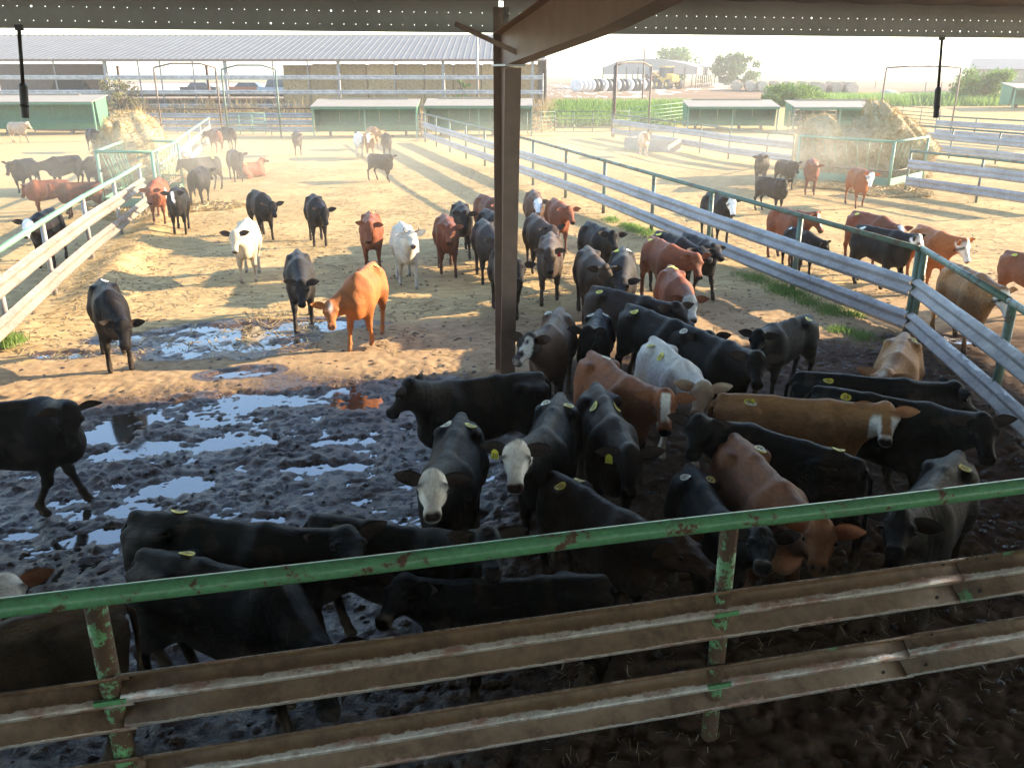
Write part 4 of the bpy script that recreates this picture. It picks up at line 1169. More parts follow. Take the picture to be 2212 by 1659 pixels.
P0 = Vector(far(2097, 152, 122)); h0 = P0.z - 1.2
t = thing('metal_barn', 'tan sheet metal barn cut off by the right picture edge', 'barn', (P0.x, 122, 1.2), -math.atan2(P0.x, 122) - .03)
wv = 30
for k in range(10): MB().box((wv / 20 * (2 * k + 1), 8, h0 / 2 - .1), (wv / 10 - .03, 16, h0 - .2)).build('wall_panel', MATS.get('tan_sheet') or simple('tan_sheet', (.42, .36, .27), (.3, .26, .2), .6, 0, .4), t)
MB().box((wv / 2, -.1, h0 - .45), (wv + .2, .12, 1.2)).build('upper_band', M_pale_roof, t)
mb = MB(); vs = [(-.3, -.5, h0 + .1), (wv, -.5, h0 + .1), (wv, 8, h0 + 1.5), (-.3, 8, h0 + 1.5), (wv, 16.5, h0 + .1), (-.3, 16.5, h0 + .1)]
mb.add(vs, [(0, 1, 2, 3), (3, 2, 4, 5), (0, 3, 5)]); mb.build('roof', M_roofing, t)
for k in range(6): MB().box((1.5 + 2.5 * k, -.12, 1.5), (.15, .1, 3.0)).build('door_post', M_steel_dark, t)

# farm vehicles seen through the open barn
def car(label, u, y, col, l=4.4, h=1.5, name='parked_car', cat='car'):
    x = far(u, 170, y)[0]
    t = thing(name, label, cat, (x, y, 1.2))
    mb = MB(); mb.box((0, 0, .7), (l, 1.75, .6)); mb.build('body', col, t)
    mb = MB(); w0, w1 = l * .3, l * .2
    vs = [(-w0, -.8, 1.0), (w0, -.8, 1.0), (w0, .8, 1.0), (-w0, .8, 1.0), (-w1, -.65, h), (w1, -.65, h), (w1, .65, h), (-w1, .65, h)]
    mb.add(vs, [(4, 5, 6, 7), (0, 1, 5, 4), (1, 2, 6, 5), (2, 3, 7, 6), (3, 0, 4, 7)]); mb.build('cabin', M_glass, t)
    for sx in (-l * .32, l * .32):
        for sy2 in (-.8, .8): MB().tube([(sx, sy2 - .1, .33), (sx, sy2 + .1, .33)], .33, 12).build('wheel', M_tyre, t)
car('small dark car parked beyond the open barn', 430, 112, M_glass)
car('reddish pickup parked beyond the barn at centre', 535, 112, M_orange, 5.0)
car('pale blue van parked beyond the barn beside the bales', 600, 110, simple('pale_blue', (.3, .42, .5), None, .4), 4.8, 2.1, 'parked_van', 'van')
car('white tanker truck under the dark end of the barn', 150, 88, M_white, 5.5, 2.2, 'parked_truck', 'truck')

# far trees on the horizon
cs = []
for _ in range(70):
    u = random.choice([random.uniform(1180, 1320), random.uniform(1690, 2080), random.uniform(1180, 2080)])
    y = random.uniform(500, 900); x = (u - CX) / FPX * y
    for _k in range(4): cs.append((x + random.uniform(-6, 6), y, 1.2 + random.uniform(.5, 4)))
V, Q = leaf_cards(cs, .9, 24, 2.2)
tag(link('far_trees', np_mesh('far_trees', V, Q, M_leaf, False)), 'scattered hazy trees on the far horizon', 'trees', kind='stuff')

# ------------------------------------------------------------------ cattle
BLACK = (0.0052, 0.0050, 0.0054); DKBR = (0.022, 0.0125, 0.009); BRNBK = (0.0095, 0.0068, 0.006); GRBR = (0.075, 0.055, 0.04)
RED = (0.20, 0.062, 0.028); DKRED = (0.13, 0.042, 0.022); RUST = (0.25, 0.095, 0.042); ORANGE = (0.40, 0.135, 0.042)
TAN = (0.36, 0.185, 0.08); CREAM = (0.56, 0.46, 0.33); WHITE = (0.66, 0.64, 0.60); FACE = (0.88, 0.84, 0.76)
m, nt, b = new_mat('cattle_hide')
at = N(nt, 'ShaderNodeAttribute', attribute_name='coat')
n1 = noise(nt, 3.5, 4, 0.6); n2 = noise(nt, 55, 5, 0.8, vec_scale=(.28, 1, .75)); n3 = noise(nt, 11, 4, .7)
mm = N(nt, 'ShaderNodeMix', data_type='RGBA', blend_type='MULTIPLY'); mm.inputs[0].default_value = 1
nt.links.new(at.outputs['Color'], mm.inputs[6])
nt.links.new(ramp(nt, mathn(nt, 'ADD', mathn(nt, 'MULTIPLY', n1, .25), mathn(nt, 'ADD', mathn(nt, 'MULTIPLY', n2, .5), mathn(nt, 'MULTIPLY', n3, .25))), [(0.34, 0.6), (0.66, 1.4)]), mm.inputs[7])
nt.links.new(mm.outputs[2], b.inputs['Base Color'])
b.inputs['Roughness'].default_value = 0.5
nt.links.new(ramp(nt, n3, [(0.3, .40), (0.7, .58)]), b.inputs['Roughness'])
b.inputs['Specular IOR Level'].default_value = 0.11
b.inputs['Sheen Weight'].default_value = 0.0
b.inputs['Sheen Roughness'].default_value = 0.4
bump(nt, b, mathn(nt, 'ADD', mathn(nt, 'MULTIPLY', n3, .8), mathn(nt, 'MULTIPLY', n2, 1.5)), 0.75, 0.012)
M_hide = m

TX = np.array([-.76, -.72, -.66, -.56, -.40, -.2, 0, .18, .34, .46, .56, .62])
TT = np.array([.98, 1.10, 1.155, 1.185, 1.20, 1.18, 1.165, 1.168, 1.178, 1.145, 1.04, .95])
TB = np.array([.88, .78, .72, .66, .62, .565, .53, .50, .50, .54, .63, .74])
TW = np.array([.05, .11, .155, .185, .205, .235, .25, .245, .205, .175, .12, .06])

def lat(n): return Vector((0, 0, 1)).cross(n).normalized()

def cow_body(p):
    """one continuous body in its own frame (faces +x, feet at z = 0, 1.2 high at the hips)"""
    rs = np.random.default_rng(p['seed'])
    dz = -0.50 if p['lie'] else 0.0
    h = p['vox']
    poll = np.array(p['poll']); H = np.array(p['hd']); U = np.array(p['hu']); S = np.cross(U, H)
    HL = 0.45
    muz = poll + H * HL
    pts = np.array([poll, muz, muz - U * .2, poll - U * .25, (-.85, -.42, 0), (.75, .42, 1.26 + dz)])
    lo = np.minimum(pts.min(0), (-.85, -.42, -.02)) - .14; hi = np.maximum(pts.max(0), (.75, .42, .6)) + .16
    F = Field(lo, hi, h)
    # trunk
    sl, X, Y, Z = F.sub((-.86, -.4, .4 + dz), (.72, .4, 1.3 + dz))
    xs = np.clip(X, -.76, .62)
    fat = p['fat']
    tt = np.interp(xs, TX, TT) + dz; tb = np.interp(xs, TX, TB) + dz - .03 * (fat - 1); tw = np.interp(xs, TX, TW) * fat
    c = (tt + tb) / 2 - .02; hh = (tt - tb) / 2
    v = (Z - c) / hh
    w = tw * (1 - .20 * np.clip(v, 0, 1.2) ** 1.5 + .04 * np.clip(-v, 0, 1))
    f = ((np.abs(Y) / w) ** 2.25 + np.abs(v) ** 2.25) ** (1 / 2.25) - 1
    d = f * np.minimum(w, hh) * .9
    ex_ = np.abs(X - xs)
    d = np.where(ex_ > 0, np.sqrt(np.maximum(d, 0) ** 2 + ex_ ** 2) + np.minimum(d, 0) * .3, d)
    F.smin(sl, d.astype(np.float32), .04)
    F.cone((-.66, 0, 1.13 + dz), (-.2, 0, 1.15 + dz), .05, .045, .07)          # spine and rump ridge
    F.cone((-.2, 0, 1.15 + dz), (.34, 0, 1.16 + dz), .045, .05, .07)
    F.cone((-.70, 0, 1.14 + dz), (-.74, 0, 1.06 + dz), .045, .035, .04)         # tail head
    for s in (-1, 1):
        F.ell((-.40, s * .175 * fat, 1.10 + dz), (.07, .042, .045), .075)              # hip bones
        F.ell((-.70, s * .10, 1.03 + dz), (.06, .045, .06), .05)
        F.ell((-.53, s * .13, .84 + dz), (.19, .115, .27), .09)                 # thigh
        F.ell((.33, s * .145, .87 + dz), (.14, .095, .26), .09)                  # shoulder
    F.ell((.52, 0, .70 + dz), (.13, .10, .17), .10)                              # brisket
    # legs
    if p['lie']:
        for s in (-1, 1):
            F.cone((.34, s * .16, .22), (.56, s * .2, .09), .08, .05, .05); F.cone((.56, s * .2, .08), (.34, s * .2, .05), .045, .035, .03)
            F.cone((-.5, s * .22, .25), (-.22, s * .30, .13), .14, .08, .07); F.cone((-.22, s * .32, .1), (-.52, s * .36, .06), .06, .04, .04); F.cone((-.52, s * .36, .05), (-.3, s * .38, .045), .035, .035, .03)
    else:
        for i, s in enumerate((-1, 1)):
            sw, lift = p['legs'][i]
            k = (.35 + sw * .45 + lift * .4, s * .14, .385 + lift * .35); ft = (.345 + sw - lift * .3, s * .145, .125 + lift); tip = (.385 + sw - lift * .3, s * .145, .035 + lift)
            F.cone((.32, s * .15, .70), k, .088, .05, .06)
            F.ell(k, (.052, .05, .06), .03); F.cone(k, ft, .040, .034, .03); F.ell(ft, (.043, .042, .045), .02)
            F.cone(ft, tip, .036, .042, .02); F.cone((tip[0] - .01, tip[1], tip[2] + .005), (tip[0] + .03, tip[1], .022 + lift), .042, .032, .015)
        for i, s in enumerate((-1, 1)):
            sw, lift = p['legs'][2 + i]
            hk = (-.665 + sw * .5 + lift * .2, s * .135, .44 + lift * .4); ft = (-.60 + sw - lift * .2, s * .14, .125 + lift); tip = (-.555 + sw - lift * .2, s * .14, .035 + lift)
            F.cone((-.46, s * .155, .76), (-.55 + sw * .25, s * .15, .60), .125, .085, .08)
            F.cone((-.54 + sw * .25, s * .15, .62), hk, .085, .048, .05)
            F.ell((hk[0] - .01, hk[1], hk[2] + .01), (.05, .042, .065), .03); F.cone(hk, ft, .044, .036, .03); F.ell(ft, (.043, .042, .045), .02)
            F.cone(ft, tip, .037, .043, .02); F.cone((tip[0] - .01, tip[1], tip[2] + .005), (tip[0] + .03, tip[1], .022 + lift), .042, .032, .015)
    # neck: crest, side and throat
    z = lambda x, q: np.array((x, 0, q + dz))
    F.cone(z(.34, 1.08), poll + H * .03 - U * .07, .115, .075, .09)
    F.cone(z(.42, .95), poll + H * .07 - U * .12, .135, .085, .10)
    F.cone(z(.50, .80), poll + H * .13 - U * .155, .115, .068, .10)
    # head
    pa = [poll - H * .08, muz + H * .08]
    lo2 = np.min([q - .24 for q in pa], 0); hi2 = np.max([q + .24 for q in pa], 0)
    sl, X, Y, Z = F.sub(lo2, hi2)
    rx, ry_, rz = X - poll[0], Y - poll[1], Z - poll[2]
    a = rx * H[0] + ry_ * H[1] + rz * H[2]; sd = rx * S[0] + ry_ * S[1] + rz * S[2]; up = rx * U[0] + ry_ * U[1] + rz * U[2]
    al = np.clip(a / HL, 0, 1)
    ka = (0, .06, .16, .30, .42, .56, .70, .84, .93, 1.0)
    hw = np.interp(al, ka, (.058, .084, .102, .110, .098, .074, .063, .064, .068, .050))
    tp = np.interp(al, ka, (-.03, -.004, .010, .010, .000, -.008, -.012, -.014, -.022, -.045))
    bt = np.interp(al, ka, (-.11, -.145, -.180, -.205, -.205, -.175, -.140, -.118, -.120, -.100))
    c = (tp + bt) / 2; hh = (tp - bt) / 2
    v = (up - c) / hh
    wv = hw * (1 - .22 * np.clip(-v, 0, 1))
    f = ((np.abs(sd) / wv) ** 2.9 + np.abs(v) ** 2.9) ** (1 / 2.9) - 1
    d = f * np.minimum(hw, hh) * .9
    e_ = np.abs(a - al * HL)
    d = np.where(e_ > 0, np.sqrt(np.maximum(d, 0) ** 2 + e_ ** 2) + np.minimum(d, 0) * .3, d)
    F.smin(sl, d.astype(np.float32), .045)
    for s in (-1, 1):
        F.ell(poll + H * .145 + S * s * .092 - U * .030, (.037, .03, .034), .022)          # brow
        F.ell(poll + H * .40 + S * s * .035 - U * .03, (.03,) * 3, .025)            # nostril pad
    F.ell(poll + H * .01 - U * .02, (.06, .06, .05), .05)
    F.ell(poll + H * .40 - U * .10, (.045, .045, .035), .03)                         # chin
    V, Q = F.mesh()
    V = V + ((fbm(V[:, 0] * 9 + V[:, 2] * 3, V[:, 1] * 9 + V[:, 2] * 8, p['seed'] + 5, 2) - .5) * .010)[:, None] * (V - (0, 0, .9 + dz)) * sstep(.5, .7, V[:, 2] - dz)[:, None] / .3
    rib = np.sin(V[:, 0] * 2 * math.pi / .075 + V[:, 2] * 9) * .0014 * sstep(-.30, -.2, V[:, 0]) * (1 - sstep(.14, .24, V[:, 0])) * sstep(.68 + dz, .8 + dz, V[:, 2]) * (1 - sstep(1.0 + dz, 1.1 + dz, V[:, 2]))
    fold = np.sin(V[:, 0] * 2 * math.pi / .06) * .0022 * sstep(.42, .5, V[:, 0]) * (1 - sstep(.62, .72, V[:, 0])) * sstep(.5 + dz, .7 + dz, V[:, 2])
    V[:, 1] += np.sign(V[:, 1]) * (rib + fold)
    # smooth once along the surface
    for _ in range(1):
        acc = np.zeros_like(V); cn = np.zeros(len(V))
        for i in range(4):
            np.add.at(acc, Q[:, i], V[Q[:, (i + 1) % 4]]); np.add.at(cn, Q[:, i], 1)
        V = V * .5 + acc / np.maximum(cn, 1)[:, None] * .5
    # coat
    rel = V - poll
    a = rel @ H / HL; sd = rel @ S; up = rel @ U
    nz = (fbm(V[:, 0] * 14 + V[:, 2] * 9, V[:, 1] * 14 - V[:, 2] * 7, p['seed'], 3) - .5)
    coat = np.array(p['coat'])
    C = np.tile(coat, (len(V), 1))
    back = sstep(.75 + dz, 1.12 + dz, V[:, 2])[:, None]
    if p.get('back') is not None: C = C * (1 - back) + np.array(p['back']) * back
    if p.get('belly') is not None:
        bl_ = (1 - sstep(.45 + dz, .75 + dz, V[:, 2]))[:, None]; C = C * (1 - bl_) + np.array(p['belly']) * bl_
    head = (a > -.05) & (a < 1.1) & (np.abs(sd) < .135) & (up > -.23) & (up < .06)
    def put(mask, col): 
        k = np.clip(np.asarray(mask, float), 0, 1)[:, None]; C[:] = C * (1 - k) + np.array(col) * k
    hm = head.astype(float)
    if p.get('headcol') is not None: put(hm * sstep(-.06, .08, a + nz * .2), p['headcol'])
    mk = p['mark']
    if mk == 'white':      # whole white face
        put(hm * sstep(.0, .10, a + nz * .25 + .03) * sstep(-.185, -.12, up + nz * .12), FACE)
        for s in (-1, 1): put(hm * np.exp(-((a - .33) / .06) ** 2 - ((sd - s * .105) / .03) ** 2), (.05, .035, .03))
    elif mk == 'blaze':
        put(hm * sstep(.06, .12, a) * (1 - sstep(.62, .74, a + nz * .3)) * (1 - sstep(.030, .045, np.abs(sd) + nz * .06 + .02 * (a - .3))) * (up > -.07), FACE)
    elif mk == 'blotch':   # broken black and white
        put(hm * sstep(.10, .18, a) * (1 - sstep(.55, .62, a + nz * .6)) * (1 - sstep(.055, .065, np.abs(sd) + nz * .16)), WHITE)
        put(hm * np.exp(-((a - .3) / .07) ** 2 - ((sd - .02) / .022) ** 2) * 1.5, BLACK)
        put(hm * sstep(.62, .7, a) * sstep(.04, .055, sd + nz * .04), WHITE)
    elif mk == 'cheeks':   # white sides of the face round a brown middle
        k = hm * sstep(.30, .42, a + nz * .1) * sstep(.028, .045, np.abs(sd) + nz * .03 - .012)
        put(k, FACE); put(hm * sstep(.80, .86, a) * (1 - sstep(-.13, -.11, up) * 0), FACE)
        put(hm * (1 - sstep(-.14, -.10, up)) * sstep(.4, .5, a), FACE)
    elif mk == 'spot':
        put(hm * np.exp(-((a - .25) / .13) ** 2 - (sd / .03) ** 2) * 1.3, FACE)
    elif mk == 'muzzle':
        put(hm * sstep(.74, .84, a + nz * .1), tuple(np.array(coat) * .4 + np.array((.12, .10, .08))))
    nosec = p.get('nose', (.018, .015, .015))
    put(hm * sstep(.90, .95, a + nz * .06) * sstep(-.095, -.075, up), nosec)
    for s in (-1, 1): put(hm * np.exp(-((a - .955) / .035) ** 2 - ((sd - s * .034) / .014) ** 2 - ((up + .045) / .022) ** 2) * 1.3, (.004, .004, .004))
    for s in (-1, 1): put(hm * np.exp(-((a - .34) / .035) ** 2 - ((sd - s * .106) / .022) ** 2 - ((up + .05) / .03) ** 2) * 1.3, (.008, .006, .006))
    if not p['lie']:
        put(1 - sstep(.05, .075, V[:, 2]), (.03, .024, .02))
        put((1 - sstep(.10, .34, V[:, 2] + nz * .25)) * .55, p.get('sock', (.055, .038, .026)))
    if p.get('patch') is not None:
        (px, pz, pr, pc) = p['patch']
        put((1 - sstep(pr * .85, pr * 1.1, np.sqrt((V[:, 0] - px) ** 2 + (V[:, 2] - pz) ** 2) + nz * .2)), pc)
    # splashes of dry mud and dung
    fl = fbm(V[:, 0] * 7 + 3, V[:, 2] * 7 + V[:, 1] * 5, p['seed'] + 40, 4); amt = p.get('dirt', .35 if max(p['coat']) < .1 else .22)
    lowb = 1 - sstep(.45 + dz, .95 + dz, V[:, 2]); rear = 1 - sstep(-.7, -.45, V[:, 0])
    put(sstep(.50, .62, fl + .16 * lowb + .12 * rear - .10) * amt * (1 - hm), (.055, .04, .028))
    put(sstep(.54, .64, fbm(V[:, 0] * 4, V[:, 2] * 4 + V[:, 1] * 4, p['seed'] + 60, 3)) * .05 * (1 - hm), C * 1.4 + .002)
    me = np_mesh('body', V, Q, M_hide)
    ca = me.color_attributes.new('coat', 'FLOAT_COLOR', 'POINT')
    ca.data.foreach_set('color', np.concatenate([C, np.ones((len(C), 1))], 1).astype(np.float32).ravel())
    return me, V

def ear_mesh(L, w, outer, inner, seed):
    """leaf shaped cupped ear along +x, opening towards -z"""
    nu, nv = 9, 7
    vs = []; cs = []
    rs = np.random.default_rng(seed)
    for side in (0, 1):
        for i in range(nu):
            t = i / (nu - 1)
            ww = w * (0.42 + 1.25 * t - 1.62 * t ** 2.4) if t < 1 else .002
            ww = max(ww, .006)
            for j in range(nv):
                q = -1 + 2 * j / (nv - 1)
                cup = .34 * ww * (1 - q * q) + .02 * math.sin(t * 3.1)
                th = (.006 * (1 - q * q) + .001) * (1 if side == 0 else -1)
                vs.append((t * L, q * ww, cup + th - .03 * t * t))
                cs.append(outer if side == 0 or abs(q) > .8 else inner)
    fs = []
    n = nu * nv
    for side in (0, 1):
        for i in range(nu - 1):
            for j in range(nv - 1):
                a = side * n + i * nv + j
                f = (a, a + nv, a + nv + 1, a + 1)
                fs.append(f if side == 0 else f[::-1])
    for i in range(nu - 1):
        for j in (0, nv - 1):
            a = i * nv + j; f = (a, a + nv, n + a + nv, n + a)
            fs.append(f if j == nv - 1 else f[::-1])
    me = np_mesh('ear', np.array(vs), np.array(fs), M_hide)
    ca = me.color_attributes.new('coat', 'FLOAT_COLOR', 'POINT')
    ca.data.foreach_set('color', np.concatenate([np.array(cs), np.ones((len(cs), 1))], 1).astype(np.float32).ravel())
    return me

def basis(x, y, z, o=(0, 0, 0)):
    return Matrix(((x[0], y[0], z[0], o[0]), (x[1], y[1], z[1], o[1]), (x[2], y[2], z[2], o[2]), (0, 0, 0, 1)))

def disc_tag(r, mat, curl, seed):
    rs = np.random.default_rng(seed); n = 16; vs = [(0, 0, .004)]
    for k in range(n):
        a = 2 * math.pi * k / n; x, y = math.cos(a) * r, math.sin(a) * r * .86
        vs.append((x, y, .004 + curl * x * x / r))
    for k in range(n): vs.append((vs[k + 1][0], vs[k + 1][1], vs[k + 1][2] - .003))
    fs = [(0, 1 + k, 1 + (k + 1) % n) for k in range(n)] + [(1 + k, 1 + n + k, 1 + n + (k + 1) % n, 1 + (k + 1) % n) for k in range(n)]
    me = bpy.data.meshes.new('back_tag'); me.from_pydata(vs, [], fs); me.materials.append(mat); me.update()
    return me

def solve_ray(o, d, c, r, near):
    """point at distance r from c on the ray o + t d (the closest one if the ray passes by)"""
    d = d / np.linalg.norm(d); q = c - o; tm = q @ d; h2 = q @ q - tm * tm
    if h2 >= r * r:
        p = o + d * tm; w = p - c
        return c + w / np.linalg.norm(w) * r
    s = math.sqrt(r * r - h2)
    return o + d * (tm - s if near else tm + s)

COWS = []
DBG = []
def cow(label, coat, Rp, Wp, Pp, Mp, near=True, mark='', tags='', lie=False, size=None, pn=None, **kw):
    i = len(COWS) + 1
    rs = np.random.default_rng(100 + i)
    O = np.array((0, 0, CAMH))
    r1, r2 = ray(*Rp), ray(*Wp)
    a1, a2 = r1 / -r1[2], r2 / -r2[2]
    sep = np.linalg.norm((a1 - a2)[:2])
    s = CAMH * sep / (0.84 + 1.19 * sep)
    s = float(np.clip(s, .87, 1.0)) if size is None else size
    ht = 1.19 * s - (.5 * s if lie else 0)
    A = O + a1 * (CAMH - ht); B = O + a2 * (CAMH - ht)
    hd = (B - A)[:2]; hd /= np.linalg.norm(hd)
    mid = (A + B)[:2] / 2
    x0, y0 = mid + hd * .04 * s               # the points sit at x = -.40 and x = +.32 on the back
    rot = math.atan2(hd[1], hd[0])
    z0 = float(ground_h(np.array([x0]), np.array([y0]))[0]) if y0 > 22 else float(np.mean(ground_h(x0 + rng.uniform(-.4, .4, 40), y0 + rng.uniform(-.4, .4, 40)))) - .005
    dist = math.hypot(x0, y0)
    t = thing('cow', label, 'cow', (x0, y0, z0), rot, kw.pop('group', 'young cattle in the pens'), s)
    def loc(p):
        q = (np.array(p) - (x0, y0, z0)) / s
        c, n = math.cos(rot), math.sin(rot)
        return np.array((q[0] * c + q[1] * n, -q[0] * n + q[1] * c, q[2]))
    def wor(q):
        c, n = math.cos(rot), math.sin(rot)
        return np.array((q[0] * c - q[1] * n, q[0] * n + q[1] * c, q[2])) * s + (x0, y0, z0)
    dz = -.5 if lie else 0
    base = np.array((.40, 0, 1.04 + dz)); NL = kw.pop('neck', .50)
    best = None
    for nr in (True, False):
        q = loc(solve_ray(O, ray(*Pp), wor(base), NL * s, nr)) - base
        q /= np.linalg.norm(q)
        sc = q[0] + (.12 if nr == near else 0) + (9 if pn is not None and nr == pn else 0)
        if best is None or sc > best[0]: best = (sc, q)
    q = best[1]
    # keep the neck within what a neck can do
    el = np.clip(math.asin(np.clip(q[2], -1, 1)), R(-58), R(58)); yw = float(np.clip(math.atan2(q[1], max(q[0], -.2)), R(-62), R(62)))
    q = np.array((math.cos(el) * math.cos(yw), math.cos(el) * math.sin(yw), math.sin(el)))
    poll = base + q * NL
    m_ = loc(solve_ray(O, ray(*Mp), wor(poll), .45 * s, near)) - poll
    H = m_ / np.linalg.norm(m_)
    dt = float(H @ q)
    lim = math.cos(R(112))
    if dt < lim:
        pr = H - q * dt; pr /= np.linalg.norm(pr) + 1e-9
        H = q * lim + pr * math.sqrt(1 - lim * lim)
    if poll[2] + H[2] * .45 < .09: 
        hz = (.09 - poll[2]) / .45; xy = H[:2] / (np.linalg.norm(H[:2]) + 1e-9) * math.sqrt(max(0, 1 - hz * hz)); H = np.array((xy[0], xy[1], hz))
    hxy = float(np.linalg.norm(H[:2]))
    DBG.append((label[:40], Pp, Mp, wor(poll), wor(poll + H * .45), s, dist, q))
    U = np.array((0, 0, 1.0)) + 1.2 * np.array((q[0], q[1], 0)) / (np.linalg.norm(q[:2]) + 1e-9) * float(np.clip((.5 - hxy) / .3, 0, 1))
    U = U - H * (U @ H); U /= np.linalg.norm(U)
    S = np.cross(U, H)
    p = dict(seed=i, vox=.0155 if dist < 9.6 else (.024 if dist < 17 else (.033 if dist < 30 else .045)), poll=poll, hd=H, hu=U, lie=lie, coat=coat, mark=mark, fat=kw.pop('fat', float(rs.uniform(.86, .99))))
    walk = kw.pop('walk', rs.random() < .45)
    if walk:
        w = rs.uniform(.10, .18) * rs.choice((-1, 1)); p['legs'] = [(w, 0 if w > 0 else .03), (-w, 0 if w < 0 else .03), (-w * .8, 0), (w * .8, 0)]
    else:
        p['legs'] = [(float(rs.uniform(-.05, .05)), 0) for _ in range(4)]
    earc = kw.pop('ears', None); horn = kw.pop('horn', False); eartag = kw.pop('eartag', None)
    p.update(kw)
    me, V = cow_body(p)
    link('body', me, t)
    hc = np.array(p.get('headcol') if p.get('headcol') is not None else coat)
    outer = np.array(earc if earc is not None else (hc if mark != 'white' else coat))
    inner = outer * 1.25 + np.array((.03, .02, .016))
    for s_ in (-1, 1):
        droop = rs.uniform(-.25, .22)
        e = S * s_ * .93 - H * rs.uniform(.10, .30) + U * droop; e /= np.linalg.norm(e)
        f = H * .45 + U * .55 + np.array((q[0], q[1], 0)) * .2; f = f - e * (f @ e); f /= np.linalg.norm(f)      # the opening looks ahead
        y_ = np.cross(-f, e)
        me_e = ear_mesh(.225, .080, outer, inner, i)
        o = link('ear', me_e, t); o.matrix_local = basis(e, y_, -f, poll + H * .055 + S * s_ * .075 - U * .045)
        if eartag and s_ == eartag[1]:
            tagm = MB(); tp_ = [(0, -.012, 0), (0, .012, 0), (.02, .03, 0), (.085, .034, 0), (.085, -.034, 0), (.02, -.03, 0)]
            tagm.add([(a_, b_, .002) for a_, b_, _ in tp_] + [(a_, b_, -.002) for a_, b_, _ in tp_], [tuple(range(6)), tuple(range(11, 5, -1))] + [(k, 6 + k, 6 + (k + 1) % 6, (k + 1) % 6) for k in range(6)])
            et = tagm.build('ear_tag', eartag[0], t)
            dn = np.array((0, 0, -1.0)); nrm = f - dn * (f @ dn); nrm /= np.linalg.norm(nrm)
            et.matrix_local = basis(dn, np.cross(nrm, dn), nrm, poll + H * .055 + S * s_ * .075 - U * .045 + e * .10 + f * .02 + dn * .01)
            if len(eartag) > 2:
                cu = bpy.data.curves.new('tag_number', 'FONT'); cu.body = eartag[2]; cu.size = .055; cu.align_x = 'CENTER'; cu.align_y = 'CENTER'; cu.extrude = .0006
                tmp = bpy.data.objects.new('tag_number', cu)
                me_t = bpy.data.meshes.new_from_object(tmp); bpy.data.objects.remove(tmp)
                me_t.materials.clear(); me_t.materials.append(M_tag_ink)
                tn = link('tag_number', me_t, et); tn.matrix_local = basis((0, 1, 0), (-1, 0, 0), (0, 0, 1), (.055, 0, .0035))
    # tail
    tz = .5 if lie else 0
    sw = float(rs.uniform(-.06, .06))
    tp_ = [(-.735, 0, 1.10 - tz), (-.80, sw * .3, 1.02 - tz), (-.805, sw * .6, .85 - tz * .9), (-.795, sw, .66 - tz * .75), (-.79, sw * 1.2, .50 - tz * .6), (-.785, sw * 1.3, .36 - tz * .55)]
    if dist < 45:
        tb = MB(); tb.tube(tp_, [.032, .024, .018, .016, .03, .006], 7)
        o = tb.build('tail', M_hide, t, True)
        ca = o.data.color_attributes.new('coat', 'FLOAT_COLOR', 'POINT')
        ca.data.foreach_set('color', np.tile(np.array((*coat, 1)), (len(tb.v), 1)).astype(np.float32).ravel())
    if dist < 16:
        if 'eyeb' not in MATS:
            me_b = MB(); n_ = 8
            F_ = Field((-.04,) * 3, (.04,) * 3, .010); F_.ell((0, 0, 0), (.026, .026, .024), .001); v_, q_ = F_.mesh()
            MATS['eyeb'] = np_mesh('eye', v_, q_, M_eye)
        for s_ in (-1, 1):
            o = link('eye', MATS['eyeb'], t, tuple(poll + H * .150 + S * s_ * .100 - U * .052))
    if horn:
        for s_ in (-1, 1):
            a0 = poll + H * .03 + S * s_ * .05 - U * .01
            MB().tube([a0, a0 + S * s_ * .07 + U * .02, a0 + S * s_ * .10 + U * .09 + H * .02, a0 + S * s_ * .08 + U * .15 + H * .03], [.018, .016, .012, .003], 8).build('horn', M_horn, t, True)
    # paper tags stuck on the rump
    for k, ch in enumerate(tags.split()):
        mt = {'y': M_tag_y, 'w': M_tag_w, 't': M_tag_t}[ch[0]]
        lx, ly = {'l': (-.42, .11), 'r': (-.42, -.11), 'm': (-.34, .03), 'n': (-.46, -.03), 'a': (-.15, .1), 'b': (-.15, -.1), 'L': (-.5, .19), 'Q': (-.5, -.19)}[ch[1]]
        lx += rs.uniform(-.03, .03)
        dd = (V[:, 0] - lx) ** 2 + (V[:, 1] - ly) ** 2 + np.where(V[:, 2] < .85 + dz, 9, 0)
        if ch[1] in 'LQ': dd = dd + (V[:, 2] - 1.0 - dz) ** 2
        k0 = int(np.argmin(dd)); near_i = np.argsort(((V - V[k0]) ** 2).sum(1))[:40]
        P_ = V[near_i]; cen = P_.mean(0); _, _, vt = np.linalg.svd(P_ - cen); nn = vt[2]
        if nn[2] < 0: nn = -nn
        xx = np.cross(nn, np.array((math.cos(k + i), math.sin(k + i), .2))); xx /= np.linalg.norm(xx)
        o = link('back_tag', disc_tag(.058, mt, float(rs.uniform(.0, .28)), i + k), t)
        o.matrix_local = basis(xx, np.cross(nn, xx), nn, cen + nn * .006)
        if dist < 12:
            pb = MB()
            for row in (-.016, .012):
                for cxx in (-.02, 0, .02): pb.box((cxx, row, .0085), (.013, .017, .001))
            pb.build('print', M_tag_print, o)
    COWS.append(t)
    return t

